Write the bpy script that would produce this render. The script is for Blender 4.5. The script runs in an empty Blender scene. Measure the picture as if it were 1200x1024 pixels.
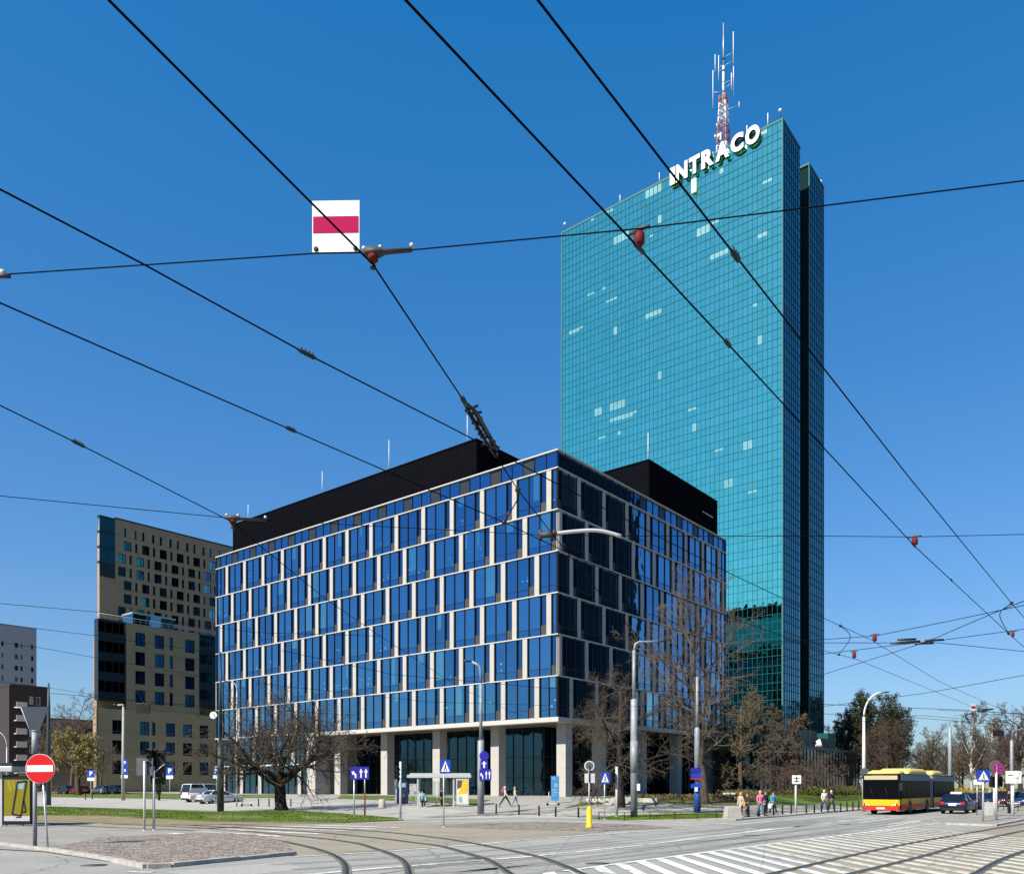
import bpy, bmesh, math, random
from mathutils import Vector, Matrix
R = math.radians
scene = bpy.context.scene
COL = scene.collection
F, CX, HZ, CAMH = 966.0, 600.0, 920.0, 2.1          # focal length and horizon of the 1200 x 1024 photograph
U = Vector((0.6294, 0.7771, 0)); V = Vector((-0.7771, 0.6294, 0))   # the two street directions
UROT = math.atan2(U.y, U.x)

def ss(a, b, x):
    x = max(0.0, min(1.0, (x - a) / (b - a)))
    return x * x * (3 - 2 * x)
def ground_z(x, y):
    s = x * U.x + y * U.y; t = x * V.x + y * V.y
    return 1.0 * ss(36, 66, s) * ss(23, 33, t)
def at(px, py, Y):                                   # point seen at a pixel of the photograph, at depth Y
    return Vector(((px - CX) / F * Y, Y, CAMH + (HZ - py) / F * Y))
def gp(px, py):                                      # point of the ground seen at a pixel
    lo, hi = 3.0, 3.0
    while hi < 600:
        hi = lo * 1.01
        p = at(px, py, hi)
        if p.z <= ground_z(p.x, p.y): break
        lo = hi
    for _ in range(30):
        m = (lo + hi) / 2; p = at(px, py, m)
        if p.z <= ground_z(p.x, p.y): hi = m
        else: lo = m
    p = at(px, py, hi); p.z = ground_z(p.x, p.y)
    return p
def hz(px, py, z):                                   # point at height z seen at a pixel above the horizon
    return at(px, py, (z - CAMH) * F / (HZ - py))

# ---------------------------------------------------------------- materials
MATS = {}; ALB = 0.72                                   # real albedos are lower than they look in the sunlit picture
def nd(nt, kind, **kw):
    n = nt.nodes.new(kind)
    for k, v in kw.items():
        if k in n.inputs: n.inputs[k].default_value = v
        else: setattr(n, k, v)
    return n
def mat(name, col, rough=0.55, metal=0.0, var=0.10, scale=3.0, bump=0.0, bscale=20.0, rvar=0.0, spec=0.28, emit=0.0):
    if name in MATS: return MATS[name]
    if metal < 0.5: col = tuple(c * ALB for c in col)
    m = bpy.data.materials.new(name); m.use_nodes = True
    nt = m.node_tree; b = nt.nodes['Principled BSDF']
    b.inputs['Metallic'].default_value = metal; b.inputs['Roughness'].default_value = rough
    b.inputs['Specular IOR Level'].default_value = spec
    tc = nd(nt, 'ShaderNodeTexCoord')
    if var > 0:
        no = nd(nt, 'ShaderNodeTexNoise', Scale=scale, Detail=6.0, Roughness=0.6)
        nt.links.new(tc.outputs['Object'], no.inputs['Vector'])
        mx = nd(nt, 'ShaderNodeMix', data_type='RGBA')
        rp = nd(nt, 'ShaderNodeMapRange'); rp.inputs['From Min'].default_value = 0.3; rp.inputs['From Max'].default_value = 0.7
        nt.links.new(no.outputs['Fac'], rp.inputs['Value']); nt.links.new(rp.outputs[0], mx.inputs['Factor'])
        mx.inputs['A'].default_value = [c * (1 - var) for c in col] + [1]
        mx.inputs['B'].default_value = [min(1, c * (1 + var)) for c in col] + [1]
        nt.links.new(mx.outputs['Result'], b.inputs['Base Color'])
        if rvar:
            rr = nd(nt, 'ShaderNodeMapRange'); rr.inputs['To Min'].default_value = max(0.01, rough - rvar); rr.inputs['To Max'].default_value = min(1, rough + rvar)
            nt.links.new(no.outputs['Fac'], rr.inputs['Value']); nt.links.new(rr.outputs[0], b.inputs['Roughness'])
    else:
        b.inputs['Base Color'].default_value = list(col) + [1]
    if bump:
        n2 = nd(nt, 'ShaderNodeTexNoise', Scale=bscale, Detail=4.0)
        nt.links.new(tc.outputs['Object'], n2.inputs['Vector'])
        bp = nd(nt, 'ShaderNodeBump', Strength=bump, Distance=0.02)
        nt.links.new(n2.outputs['Fac'], bp.inputs['Height']); nt.links.new(bp.outputs[0], b.inputs['Normal'])
    if emit:
        b.inputs['Emission Color'].default_value = list(col) + [1]; b.inputs['Emission Strength'].default_value = emit
    MATS[name] = m
    return m

# ---------------------------------------------------------------- mesh builder
class MB:
    def __init__(s): s.v = []; s.f = []; s.mi = []; s.mats = []; s.sm = []
    def m(s, material):
        if material not in s.mats: s.mats.append(material)
        return s.mats.index(material)
    def add(s, verts, faces, material, smooth=False, M=None):
        o = len(s.v)
        if M is not None: verts = [M @ Vector(v) for v in verts]
        s.v.extend(tuple(v) for v in verts); i = s.m(material)
        for f in faces:
            s.f.append(tuple(o + k for k in f)); s.mi.append(i); s.sm.append(smooth)
        return s
    def box(s, a, b, material, M=None):
        x0, y0, z0 = [min(p, q) for p, q in zip(a, b)]; x1, y1, z1 = [max(p, q) for p, q in zip(a, b)]
        v = [(x0,y0,z0),(x1,y0,z0),(x1,y1,z0),(x0,y1,z0),(x0,y0,z1),(x1,y0,z1),(x1,y1,z1),(x0,y1,z1)]
        return s.add(v, [(0,3,2,1),(4,5,6,7),(0,1,5,4),(1,2,6,5),(2,3,7,6),(3,0,4,7)], material, M=M)
    def quad(s, a, b, c, d, material, M=None): return s.add([a, b, c, d], [(0,1,2,3)], material, M=M)
    def tube(s, pts, rad, material, n=8, cap=True, smooth=True, M=None):
        pts = [Vector(p) for p in pts]
        if not hasattr(rad, '__len__'): rad = [rad] * len(pts)
        v = []; f = []; prev = None
        for i, p in enumerate(pts):
            d = (pts[min(i+1, len(pts)-1)] - pts[max(i-1, 0)])
            if d.length < 1e-9: d = Vector((0,0,1))
            d.normalize()
            if prev is None:
                a = Vector((0,0,1)) if abs(d.z) < 0.9 else Vector((1,0,0))
                x = d.cross(a).normalized()
            else:
                x = prev - d * prev.dot(d)
                x = x.normalized() if x.length > 1e-6 else d.orthogonal().normalized()
            prev = x; y = d.cross(x)
            for k in range(n):
                t = 2 * math.pi * k / n
                v.append(p + (x * math.cos(t) + y * math.sin(t)) * rad[i])
        for i in range(len(pts) - 1):
            for k in range(n):
                f.append((i*n+k, i*n+(k+1)%n, (i+1)*n+(k+1)%n, (i+1)*n+k))
        if cap:
            f.append(tuple(range(n-1, -1, -1))); f.append(tuple((len(pts)-1)*n + k for k in range(n)))
        return s.add(v, f, material, smooth, M)
    def cyl(s, base, r, h, material, n=16, r2=None, M=None):
        b = Vector(base)
        return s.tube([b, b + Vector((0,0,h))], [r, r if r2 is None else r2], material, n, M=M)
    def poly(s, pts, thick, material, M=None):          # polygon in XZ facing -Y, extruded towards +Y
        n = len(pts)
        v = [(x, 0, z) for x, z in pts] + [(x, thick, z) for x, z in pts]
        f = [tuple(range(n)), tuple(range(2*n-1, n-1, -1))] + [(i, i+n, (i+1)%n+n, (i+1)%n) for i in range(n)]
        ar = sum(pts[i][0]*pts[(i+1)%n][1] - pts[(i+1)%n][0]*pts[i][1] for i in range(n))
        if ar < 0: f = [tuple(reversed(q)) for q in f]
        return s.add(v, f, material, M=M)
    def disc(s, c, r, thick, material, n=28, M=None):
        return s.poly([(c[0] + r*math.cos(2*math.pi*k/n), c[2] + r*math.sin(2*math.pi*k/n)) for k in range(n)], thick, material,
                      M=(M or Matrix()) @ Matrix.Translation((0, c[1], 0)))
    def sphere(s, c, r, material, n=10, sc=(1,1,1), M=None):
        v = []; f = []; m = n // 2 + 1
        for i in range(m + 1):
            a = math.pi * i / m
            for k in range(n):
                t = 2*math.pi*k/n
                v.append((c[0]+r*sc[0]*math.sin(a)*math.cos(t), c[1]+r*sc[1]*math.sin(a)*math.sin(t), c[2]+r*sc[2]*math.cos(a)))
        for i in range(m):
            for k in range(n): f.append((i*n+k, (i+1)*n+k, (i+1)*n+(k+1)%n, i*n+(k+1)%n))
        return s.add(v, f, material, True, M)
    def loft(s, rings, material, cap=True, smooth=True, M=None):
        n = len(rings[0]); v = [p for r in rings for p in r]; f = []
        for i in range(len(rings) - 1):
            for k in range(n): f.append((i*n+k, i*n+(k+1)%n, (i+1)*n+(k+1)%n, (i+1)*n+k))
        if cap: f.append(tuple(range(n-1,-1,-1))); f.append(tuple((len(rings)-1)*n+k for k in range(n)))
        return s.add(v, f, material, smooth, M)
    def mesh(s, name):
        me = bpy.data.meshes.new(name); me.from_pydata(s.v, [], s.f)
        for m in s.mats: me.materials.append(m)
        me.polygons.foreach_set('material_index', s.mi); me.polygons.foreach_set('use_smooth', s.sm)
        me.update(); return me
    def build(s, name, parent=None, bevel=0.0, loc=None, rz=0.0):
        o = bpy.data.objects.new(name, s.mesh(name)); COL.objects.link(o)
        if parent is not None: o.parent = parent
        if loc is not None: o.location = loc
        if rz: o.rotation_euler.z = rz
        if bevel:
            b = o.modifiers.new('bevel', 'BEVEL'); b.width = bevel; b.segments = 2; b.limit_method = 'ANGLE'; b.angle_limit = R(40)
        return o

def tag(o, label=None, cat=None, group=None, kind=None):
    if label: o['label'] = label
    if cat: o['category'] = cat
    if group: o['group'] = group
    if kind: o['kind'] = kind
    return o
def thing(name, label, cat, loc=(0,0,0), rz=0.0, group=None):
    o = bpy.data.objects.new(name, None); COL.objects.link(o); o.empty_display_size = 0.3
    o.location = loc; o.rotation_euler = (0, 0, rz)
    return tag(o, label, cat, group)
def kids(o): return [c for c in bpy.data.objects if c.parent == o]
def copy_tree(o, loc=None, rz=None, sc=None, label=None, group=None, tree=None):
    def cp(a, par):
        c = a.copy(); COL.objects.link(c)
        if par is not None: c.parent = par
        for k in a.children: cp(k, c)
        return c
    c = cp(o, None)
    if loc is not None: c.location = loc
    if rz is not None: c.rotation_euler.z = rz
    if sc is not None: c.scale = sc if hasattr(sc, '__len__') else (sc, sc, sc)
    if label: c['label'] = label
    if group: c['group'] = group
    return c
_txt = {}
def text_mesh(body, size, bold=0.0, wide=1.0, depth=0.004):     # letters in XZ facing -Y, centred
    k = (body, size, bold, wide, depth)
    if k in _txt: return _txt[k]
    cu = bpy.data.curves.new('lettering', 'FONT'); cu.body = body; cu.size = size; cu.offset = bold * size
    cu.extrude = depth / 2; cu.align_x = 'CENTER'; cu.align_y = 'CENTER'; cu.resolution_u = 4
    o = bpy.data.objects.new('lettering', cu); COL.objects.link(o)
    dg = bpy.context.evaluated_depsgraph_get()
    me = bpy.data.meshes.new_from_object(o.evaluated_get(dg))
    bpy.data.objects.remove(o)
    me.transform(Matrix.Rotation(R(90), 4, 'X') @ Matrix.Diagonal((wide, 1, 1, 1)))
    _txt[k] = me
    return me
def text(body, size, material, parent, loc, rz=0.0, bold=0.02, wide=1.0, depth=0.004, name='lettering'):
    me = text_mesh(body, size, bold, wide, depth).copy(); me.materials.clear(); me.materials.append(material)
    o = bpy.data.objects.new(name, me); COL.objects.link(o); o.parent = parent; o.location = loc; o.rotation_euler.z = rz
    return o

# ---------------------------------------------------------------- camera, sun, sky
cam = bpy.data.cameras.new('camera'); co = bpy.data.objects.new('camera', cam); COL.objects.link(co)
cam.sensor_width = 36; cam.lens = F / 1200 * 36; cam.shift_y = (HZ - 512) / 1200
cam.clip_start = 0.1; cam.clip_end = 6000
co.location = (0, 0, CAMH); co.rotation_euler = (R(90), 0, 0); scene.camera = co
SUN_EL = R(43); SUN_DIR = Vector((-0.70 * math.cos(SUN_EL), -0.714 * math.cos(SUN_EL), math.sin(SUN_EL))).normalized()
sl = bpy.data.lights.new('sun', 'SUN'); sl.energy = 5.0; sl.angle = R(0.5); sl.color = (1.0, 0.93, 0.80)
so = bpy.data.objects.new('sun', sl); COL.objects.link(so); so.rotation_euler = SUN_DIR.to_track_quat('Z', 'Y').to_euler()
so.location = (-60, -60, 90)
w = bpy.data.worlds.new('World'); scene.world = w; w.use_nodes = True
nt = w.node_tree; bg = nt.nodes['Background']
sky = nd(nt, 'ShaderNodeTexSky', sky_type='NISHITA', sun_disc=False)
sky.sun_elevation = SUN_EL; sky.sun_rotation = math.atan2(SUN_DIR.x, SUN_DIR.y)
sky.altitude = 0; sky.air_density = 1.3; sky.dust_density = 0.3; sky.ozone_density = 2.0
hs = nd(nt, 'ShaderNodeHueSaturation', Saturation=1.5, Value=1.0, Hue=0.5); gm = nd(nt, 'ShaderNodeGamma', Gamma=0.6)
wb = nd(nt, 'ShaderNodeMix', data_type='RGBA', blend_type='MULTIPLY'); wb.inputs['Factor'].default_value = 1.0; wb.inputs['B'].default_value = (1.27, 1.81, 2.70, 1)   # white balance of the picture
nt.links.new(sky.outputs[0], hs.inputs['Color']); nt.links.new(hs.outputs[0], gm.inputs['Color']); nt.links.new(gm.outputs[0], wb.inputs['A']); nt.links.new(wb.outputs['Result'], bg.inputs['Color'])
bg.inputs['Strength'].default_value = 0.05
vs = scene.view_settings; vs.view_transform = 'Standard'; vs.look = 'None'; vs.exposure = 1.0; vs.gamma = 1.0
scene.cycles.max_bounces = 6; scene.cycles.diffuse_bounces = 3; scene.cycles.glossy_bounces = 4; scene.cycles.transparent_max_bounces = 8
# ================================================================ people
SKIN = mat('skin', (0.50, 0.31, 0.23), 0.6, var=0.05); EYE = mat('eye_dark', (0.03, 0.02, 0.02), 0.3, var=0)
def skin_obj(chains, name, material):
    # chains: list of joint lists [(pos, radius)], the first joint of a later chain is a key of an earlier one
    verts = []; rad = []; edges = []; key = {}
    def vid(p, r):
        k = tuple(round(c, 4) for c in p)
        if k not in key: key[k] = len(verts); verts.append(p); rad.append(r)
        return key[k]
    for ch in chains:
        ids = [vid(p, r) for p, r in ch]
        edges += list(zip(ids, ids[1:]))
    me = bpy.data.meshes.new(name); me.from_pydata(verts, edges, []); o = bpy.data.objects.new(name, me); COL.objects.link(o)
    md = o.modifiers.new('skin', 'SKIN'); 
    sv = me.skin_vertices[0].data
    for i, r in enumerate(rad): sv[i].radius = (r, r) if not hasattr(r, '__len__') else r
    sv[0].use_root = True
    sb = o.modifiers.new('sub', 'SUBSURF'); sb.levels = 1; sb.render_levels = 1
    dg = bpy.context.evaluated_depsgraph_get(); dg.update()
    m2 = bpy.data.meshes.new_from_object(o.evaluated_get(dg)); bpy.data.objects.remove(o)
    m2.materials.clear(); m2.materials.append(material)
    m2.polygons.foreach_set('use_smooth', [True] * len(m2.polygons))
    return m2
def person(label, loc, H, rz, top, legs, hair, pose='walk', coat=0.0, hood=False, hat=None, stride=.22, arm=.0, skirt=False, shoes=(0.03, 0.03, 0.03), slim=1.0):
    root = thing('person', label, 'person', loc, rz); root.scale = (H / 1.72,) * 3
    tm = mat('cloth_%02x%02x%02x' % tuple(int(c * 255) for c in top), top, 0.9, var=.12, scale=9); lm = mat('trouser_%02x%02x%02x' % tuple(int(c * 255) for c in legs), legs, 0.9, var=.12, scale=9)
    hm = mat('hair_%02x%02x%02x' % tuple(int(c * 255) for c in hair), hair, 0.7, var=.2, scale=12); sm = mat('shoe_%02x%02x%02x' % tuple(int(c * 255) for c in shoes), shoes, 0.6)
    V3 = Vector; sit = pose == 'sit'; dz = -.45 if sit else 0.0
    pel = V3((0, 0, .95 + dz)); wai = V3((0, 0, 1.12 + dz)); che = V3((0, -.01, 1.30 + dz)); nek = V3((0, 0, 1.45 + dz)); hd0 = V3((0, -.01, 1.53 + dz)); hd1 = V3((0, -.015, 1.61 + dz)); hd2 = V3((0, 0, 1.685 + dz))
    chains = [[(pel, .115), (wai, .105), (che, .125), (nek, .055), (hd0, .068), (hd1, .085), (hd2, .055)]]
    chains.append([(hd1, .085), (V3((0, -.105, 1.595 + dz)), .014)])
    for s in (-1, 1): chains.append([(hd1, .085), (V3((s * .088, .0, 1.60 + dz)), .014)])
    jk = [[(pel, .135), (wai, .128), (che, .145), (nek, .068)]]; tr = [[(pel + V3((0, 0, .04)), .118), (pel, .122)]]; sh = []
    for s in (-1, 1):
        sw = s * stride if pose == 'walk' else 0.0
        hip = pel + V3((s * .09, 0, -.06))
        if sit: kn = hip + V3((0, -.42, .0)); an = kn + V3((0, .06, -.40))
        else: kn = hip + V3((s * .01, -sw * .75 - .02, -.41)); an = kn + V3((0, -sw * .5 + (.10 if sw < 0 else 0), -.40))
        toe = an + V3((s * .02, -.16, -.055))
        if not sit and pose != 'walk': an.z = .09; toe.z = .035
        chains.append([(pel, .115), (hip, .085), (kn, .058), (an, .040), (toe, .034)])
        tr.append([(pel, .122), (hip, .100), (kn, .074), (an + V3((0, 0, .03)), .058)]); sh.append([(an + V3((0, .03, -.01)), .05), (an + V3((s * .01, -.03, -.045)), .048), (toe, .042)])
        shd = che + V3((s * .18, 0, .085)); elb = shd + V3((s * .055, arm * .5 + sw * .35 + (-.05 if sit else .02), -.28)); wr = elb + V3((-s * .03, -.10 + sw * .35 - arm, -.235 + abs(arm) * .5))
        hand = wr + (wr - elb).normalized() * .07
        ch = [(che, .125), (shd, .062), (elb, .045), (wr, .030), (hand, .034)]
        chains.append(ch); jk.append([(che, .145), (shd, .082), (elb, .064), (wr, .048)])
        d = (wr - elb).normalized(); x = V3((s * .0, -1, 0)); 
        for q in range(4):
            b = hand + x * (.024 - .016 * q) + d * .035; chains.append([(hand, .034), (b, .0095), (b + d * (.035, .042, .038, .028)[q] + V3((-s * .012, 0, 0)), .0085)])
        chains.append([(hand, .034), (hand + x * .04 + d * .005, .011), (hand + x * .052 + d * .035, .009)])
    if coat:
        jk.append([(pel, .135), (pel + V3((0, 0, -coat * .5)), .155 * slim), (pel + V3((0, .01, -coat)), .17 * slim)])
    body = bpy.data.objects.new('body', skin_obj(chains, 'body', SKIN)); COL.objects.link(body); body.parent = root
    for nm, ch, m in (('jacket', jk, tm), ('trousers', tr, lm)):
        o = bpy.data.objects.new(nm, skin_obj(ch, nm, m)); COL.objects.link(o); o.parent = root
    for c in sh:
        o = bpy.data.objects.new('shoe', skin_obj([c], 'shoe', sm)); COL.objects.link(o); o.parent = root
    mb = MB()
    if hood: mb.sphere((0, .025, 1.60 + dz), .125, tm, 12, (1, 1, 1.08))
    else:
        mb.sphere((0, .022, 1.635 + dz), .105, hm, 12, (1, 1.05, 1.0)); mb.sphere((0, .05, 1.55 + dz), .085, hm, 10, (1.05, .8, 1.3))
    mb.build('hood' if hood else 'hair', root)
    if hat: b = MB(); b.sphere((0, .0, 1.68 + dz), .11, mat('hat', hat, .8), 12, (1, 1.05, .7)); b.build('hat', root)
    mb = MB()
    for s in (-1, 1): mb.sphere((s * .034, -.088, 1.625 + dz), .011, EYE, 6)
    mb.build('eyes', root)
    return root
def held(name, label, cat, p, build):
    root = thing(name, label, cat, p); mb = MB(); build(mb, root); return root
def P_(px, py, top, **k):
    p = gp(px, py); return p, (py - top) / F * p.y
def man(label, px, py, top, rz, topc, legs, hair=(.05, .035, .025), **k):
    p, H = P_(px, py, top); return person(label, p, max(1.5, min(1.9, H)), R(rz), topc, legs, hair, **k)
BEI = (.50, .42, .30); NAVY = (.015, .022, .05); DENIM = (.10, .17, .30); DARK = (.02, .02, .024)
pa = man('person in a pale grey hooded top and dark trousers striding with a red backpack', 592, 945, 921, 75, (.52, .52, .53), (.025, .03, .045), hood=True, stride=.34)
pb = man('person in a pale green jacket and light blue jeans walking beside the backpack wearer', 603.5, 945, 921.5, 80, (.50, .56, .42), (.20, .29, .40), hair=(.35, .3, .22), stride=.18)
pc = man('seated person in a light blue jacket on the shelter bench', 493.5, 943, 917, 20, (.30, .50, .58), (.03, .04, .07), pose='sit', shoes=(.6, .6, .6))
pd = man('person in black clothes standing under the shelter roof', 517, 944, 924, 60, DARK, DARK, pose='stand')
pe = man('person in a long beige coat standing by the concrete block', 868, 957.5, 928, -60, BEI, (.04, .035, .03), pose='stand', coat=.42, hair=(.4, .33, .22))
pf = man('person in a dark maroon jacket and tan skirt beside the beige coat', 876, 957, 928, -70, (.06, .03, .035), (.35, .28, .19), pose='stand', coat=.1)
pg = man('person in a pink jacket and blue jeans behind the black bollards', 891, 956.5, 926, 10, (.62, .16, .30), DENIM, pose='walk', stride=.1, hair=(.45, .36, .28))
ph = man('person in a black coat close behind the pink jacket', 897, 955.5, 926, 30, DARK, (.03, .03, .04), pose='stand', coat=.2)
pi_ = man('person in a turquoise jacket with a white bag walking by the bollards', 906, 954.5, 927, 20, (.05, .30, .40), (.02, .022, .03), stride=.2)
pj = man('person in a white jacket and blue jeans walking along the pavement', 966, 950.5, 925, 5, (.66, .60, .54), (.05, .07, .13), stride=.16, hair=(.5, .48, .45))
pk = man('person in a navy jacket walking beside the white jacket', 974.5, 950, 925.5, 10, NAVY, (.015, .018, .03), stride=.16, hair=(.5, .45, .4))
pl = man('person in black with a dark cap by the railing on the right island', 1182, 955, 924.5, 40, DARK, (.015, .018, .035), pose='stand', coat=.3, hat=(.02, .02, .02))
def bag(label, owner, off, col, sz=(.16, .1, .2), cat='bag', name='carrier_bag'):
    p = owner.location + Matrix.Rotation(owner.rotation_euler.z, 3, 'Z') @ Vector(off)
    root = thing(name, label, cat, p, owner.rotation_euler.z); mb = MB(); m = mat('bag_%02x%02x%02x' % tuple(int(c * 255) for c in col), col, .7)
    x, y, z = sz; mb.loft([[(sx * x * k, sy * y * k, zz) for sx, sy in ((-1,-1),(1,-1),(1,1),(-1,1))] for k, zz in ((.85, 0), (1, z * .5), (1, z * 1.3), (.75, z * 2))], m); mb.build('body', root)
    mb = MB(); mb.tube([(-x*.5, 0, z*2), (-x*.4, 0, z*2+.14), (x*.4, 0, z*2+.14), (x*.5, 0, z*2)], .012, m, 5); mb.build('strap', root); return root
bag('red backpack worn by the striding hooded walker', pa, (0, .17, 1.02), (.45, .04, .05), (.15, .09, .21), 'backpack', 'backpack')
bag('white carrier bag held by the turquoise jacket walker', pi_, (-.28, -.06, .42), (.72, .72, .72))
bag('pink carrier bag held by the person in black on the right island', pl, (.30, -.12, .30), (.62, .20, .32))
bag('tan shoulder bag hanging between the beige coat and maroon jacket', pf, (-.24, -.10, .62), (.36, .27, .12))
# ================================================================ materials
def glass(name, col, rough=0.03, wob=0.015):
    m = mat(name, col, rough, 1.0, var=0.05, scale=0.15)
    nt = m.node_tree; b = nt.nodes['Principled BSDF']
    tc = nd(nt, 'ShaderNodeTexCoord'); n = nd(nt, 'ShaderNodeTexNoise', Scale=0.7, Detail=1.0)
    nt.links.new(tc.outputs['Object'], n.inputs['Vector'])
    bp = nd(nt, 'ShaderNodeBump', Strength=wob, Distance=1.0); nt.links.new(n.outputs['Fac'], bp.inputs['Height'])
    nt.links.new(bp.outputs[0], b.inputs['Normal'])
    return m
def dark_glass(name, col, rough=0.04, spec=0.5): return mat(name, col, rough, 0.0, var=0.15, scale=0.4, spec=spec)
G_OFF = glass('office_glass', (0.15, 0.33, 0.50)); G_OFF2 = glass('office_glass_deep', (0.11, 0.26, 0.42))
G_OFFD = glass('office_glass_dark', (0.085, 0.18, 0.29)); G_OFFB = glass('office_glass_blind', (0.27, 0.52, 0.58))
G_GLINT = glass('painted_lamp_glint', (0.62, 0.85, 0.95)); G_PAR = glass('parapet_glass', (0.10, 0.25, 0.42)); G_PARD = mat('parapet_panel', (0.02, 0.025, 0.035), 0.35, spec=0.5)
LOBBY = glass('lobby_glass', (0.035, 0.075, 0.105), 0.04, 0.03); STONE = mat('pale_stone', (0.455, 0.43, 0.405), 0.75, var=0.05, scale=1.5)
LOBM = mat('lobby_mullion', (0.03, 0.045, 0.055), 0.4); BAND = mat('white_band', (0.57, 0.555, 0.54), 0.5, var=0.04); MULL = mat('dark_mullion', (0.012, 0.014, 0.02), 0.4, var=0)
GREYP = mat('grey_vent_panel', (0.055, 0.058, 0.065), 0.5); PLANT = mat('plant_cladding', (0.0045, 0.005, 0.008), 0.9, var=0.2, spec=0.03)
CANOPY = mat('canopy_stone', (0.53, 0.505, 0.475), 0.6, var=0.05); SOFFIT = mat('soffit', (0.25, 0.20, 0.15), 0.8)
PANEL = mat('stone_panel_wall', (0.33, 0.31, 0.28), 0.8, var=0.08)
T_GLASS = [glass('tower_glass_%s' % n, c) for n, c in (('plain', (0.34, 0.98, 0.68)), ('deep', (0.315, 0.935, 0.65)), ('pale', (0.37, 1.0, 0.71)))]
T_SUB = glass('tower_half_blind_glass', (0.36, 1.0, 0.71)); T_SPAN = glass('tower_spandrel', (0.325, 0.955, 0.66)); T_BLIND = mat('tower_pale_blind', (0.115, 0.335, 0.41), 0.5, var=0.15, scale=0.4); T_SIDE_SHADED = [glass('tower_shaded_side_glass_%s' % n, c) for n, c in (('plain', (0.055, 0.23, 0.30)), ('deep', (0.045, 0.20, 0.27)))]  # side faces: same tower glass, with their shade put into a darker tint
T_MULL = mat('tower_mullion', (0.028, 0.125, 0.145), 0.8, 0.0, var=0, spec=0.05); T_EDGE = mat('tower_edge_trim', (0.075, 0.20, 0.205), 0.8, 0.0, var=0.05, spec=0.1)
T_CORE = mat('tower_core', (0.007, 0.028, 0.032), 0.9, var=0.1, spec=0.05); T_ROOF = mat('roof_grey', (0.12, 0.12, 0.12), 0.8)
WHITE = mat('white_paint', (0.80, 0.80, 0.78), 0.45, var=0.04)
STEEL = mat('galvanised_steel', (0.42, 0.44, 0.46), 0.45, 0.5, var=0.15, scale=4); DARKSTEEL = mat('dark_steel', (0.035, 0.04, 0.045), 0.45, 0.3, var=0.2)
BLACK = mat('black_paint', (0.012, 0.012, 0.013), 0.5, var=0.1)

rnd = random.Random(7)
# ================================================================ office building
OFF = Vector((4.375, 79.0, 0))
office = thing('office_building', 'wide glass office block with white bands and pillars and dark roof plant rooms', 'office building', OFF, UROT)
LV, LU, Z0, ZB, FH = 59.4, 37.7, 1.0, 8.64, 3.987
ZT = ZB + 6 * FH; ZP = 34.3
def PL(face):
    return (lambda a, d, z: (d, a, z)) if face == 'L' else (lambda a, d, z: (a, d, z))
def pane(mb, face, a0, a1, z0, z1, material, d=0.14):
    P = PL(face); j = lambda: d + rnd.uniform(-0.004, 0.004)
    q = [P(a0, j(), z0), P(a1, j(), z0), P(a1, j(), z1), P(a0, j(), z1)]
    if face == 'L': q.reverse()
    mb.add(q, [(0, 1, 2, 3)], material)
def bar(mb, face, a0, a1, z0, z1, d0, d1, material):
    P = PL(face); mb.box(P(a0, d0, z0), P(a1, d1, z1), material)
wins, pils = [], []
def window(face, a0, a1, z0, z1, narrow_side):
    # two broad panes and one narrow dark sash beside the pillar; a transom line near the sill
    mb = MB(); W = a1 - a0; g = rnd.choice([G_OFF, G_OFF, G_OFF, G_OFF2])
    cuts = []
    if W > 2.2:
        n = 0.23 * W; w = (W - n) / 2
        cuts = [(a0, a0 + n, 'n'), (a0 + n, a0 + n + w, 'w'), (a0 + n + w, a1, 'w')]
    elif W > 1.5: cuts = [(a0, a0 + W/2, 'w'), (a0 + W/2, a1, 'w')]
    else: cuts = [(a0, a1, 'w')]
    for (c0, c1, k) in cuts:
        zs = z0 + 0.75
        if k == 'n':
            pane(mb, face, c0, c1, zs + 0.25, z1, G_OFFD, 0.20); bar(mb, face, c0, c1, z0, zs + 0.25, 0.16, 0.22, GREYP)
        else:
            gg = G_OFFB if rnd.random() < 0.07 else g
            pane(mb, face, c0, c1, zs, z1, gg); pane(mb, face, c0, c1, z0, zs, G_OFF2)
            if face == 'L' and rnd.random() < 0.16:          # half drawn blind or lamp lit wall behind the pane
                w_ = (c1 - c0) * rnd.uniform(.2, .75); b0 = rnd.uniform(c0 + .04, c1 - w_ - .04); zt_ = z1 - .05; pane(mb, face, b0, b0 + w_, zt_ - (z1 - zs) * rnd.choice((.3, .5, .8, .95)), zt_, G_OFFB, .128)
            if face == 'L' and rnd.random() < 0.30:  # small pale patches painted on the pane as bright spots of room lamps
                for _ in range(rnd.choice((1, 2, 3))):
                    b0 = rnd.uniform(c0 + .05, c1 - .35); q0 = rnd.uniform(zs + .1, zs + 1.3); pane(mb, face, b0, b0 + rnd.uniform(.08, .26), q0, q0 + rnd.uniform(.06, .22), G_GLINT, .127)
            bar(mb, face, c0, c1, zs - 0.02, zs + 0.02, 0.10, 0.16, MULL)
        if c0 > a0 + 0.01: bar(mb, face, c0 - 0.035, c0 + 0.035, z0, z1, 0.06, 0.2, MULL)
    bar(mb, face, a0, a0 + 0.05, z0, z1, 0.05, 0.22, MULL); bar(mb, face, a1 - 0.05, a1, z0, z1, 0.05, 0.22, MULL)
    P = PL(face); c = Matrix.Rotation(UROT, 4, 'Z') @ Vector(P((a0+a1)/2, 0, 0)) + OFF
    wins.append((c.length, mb))
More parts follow.
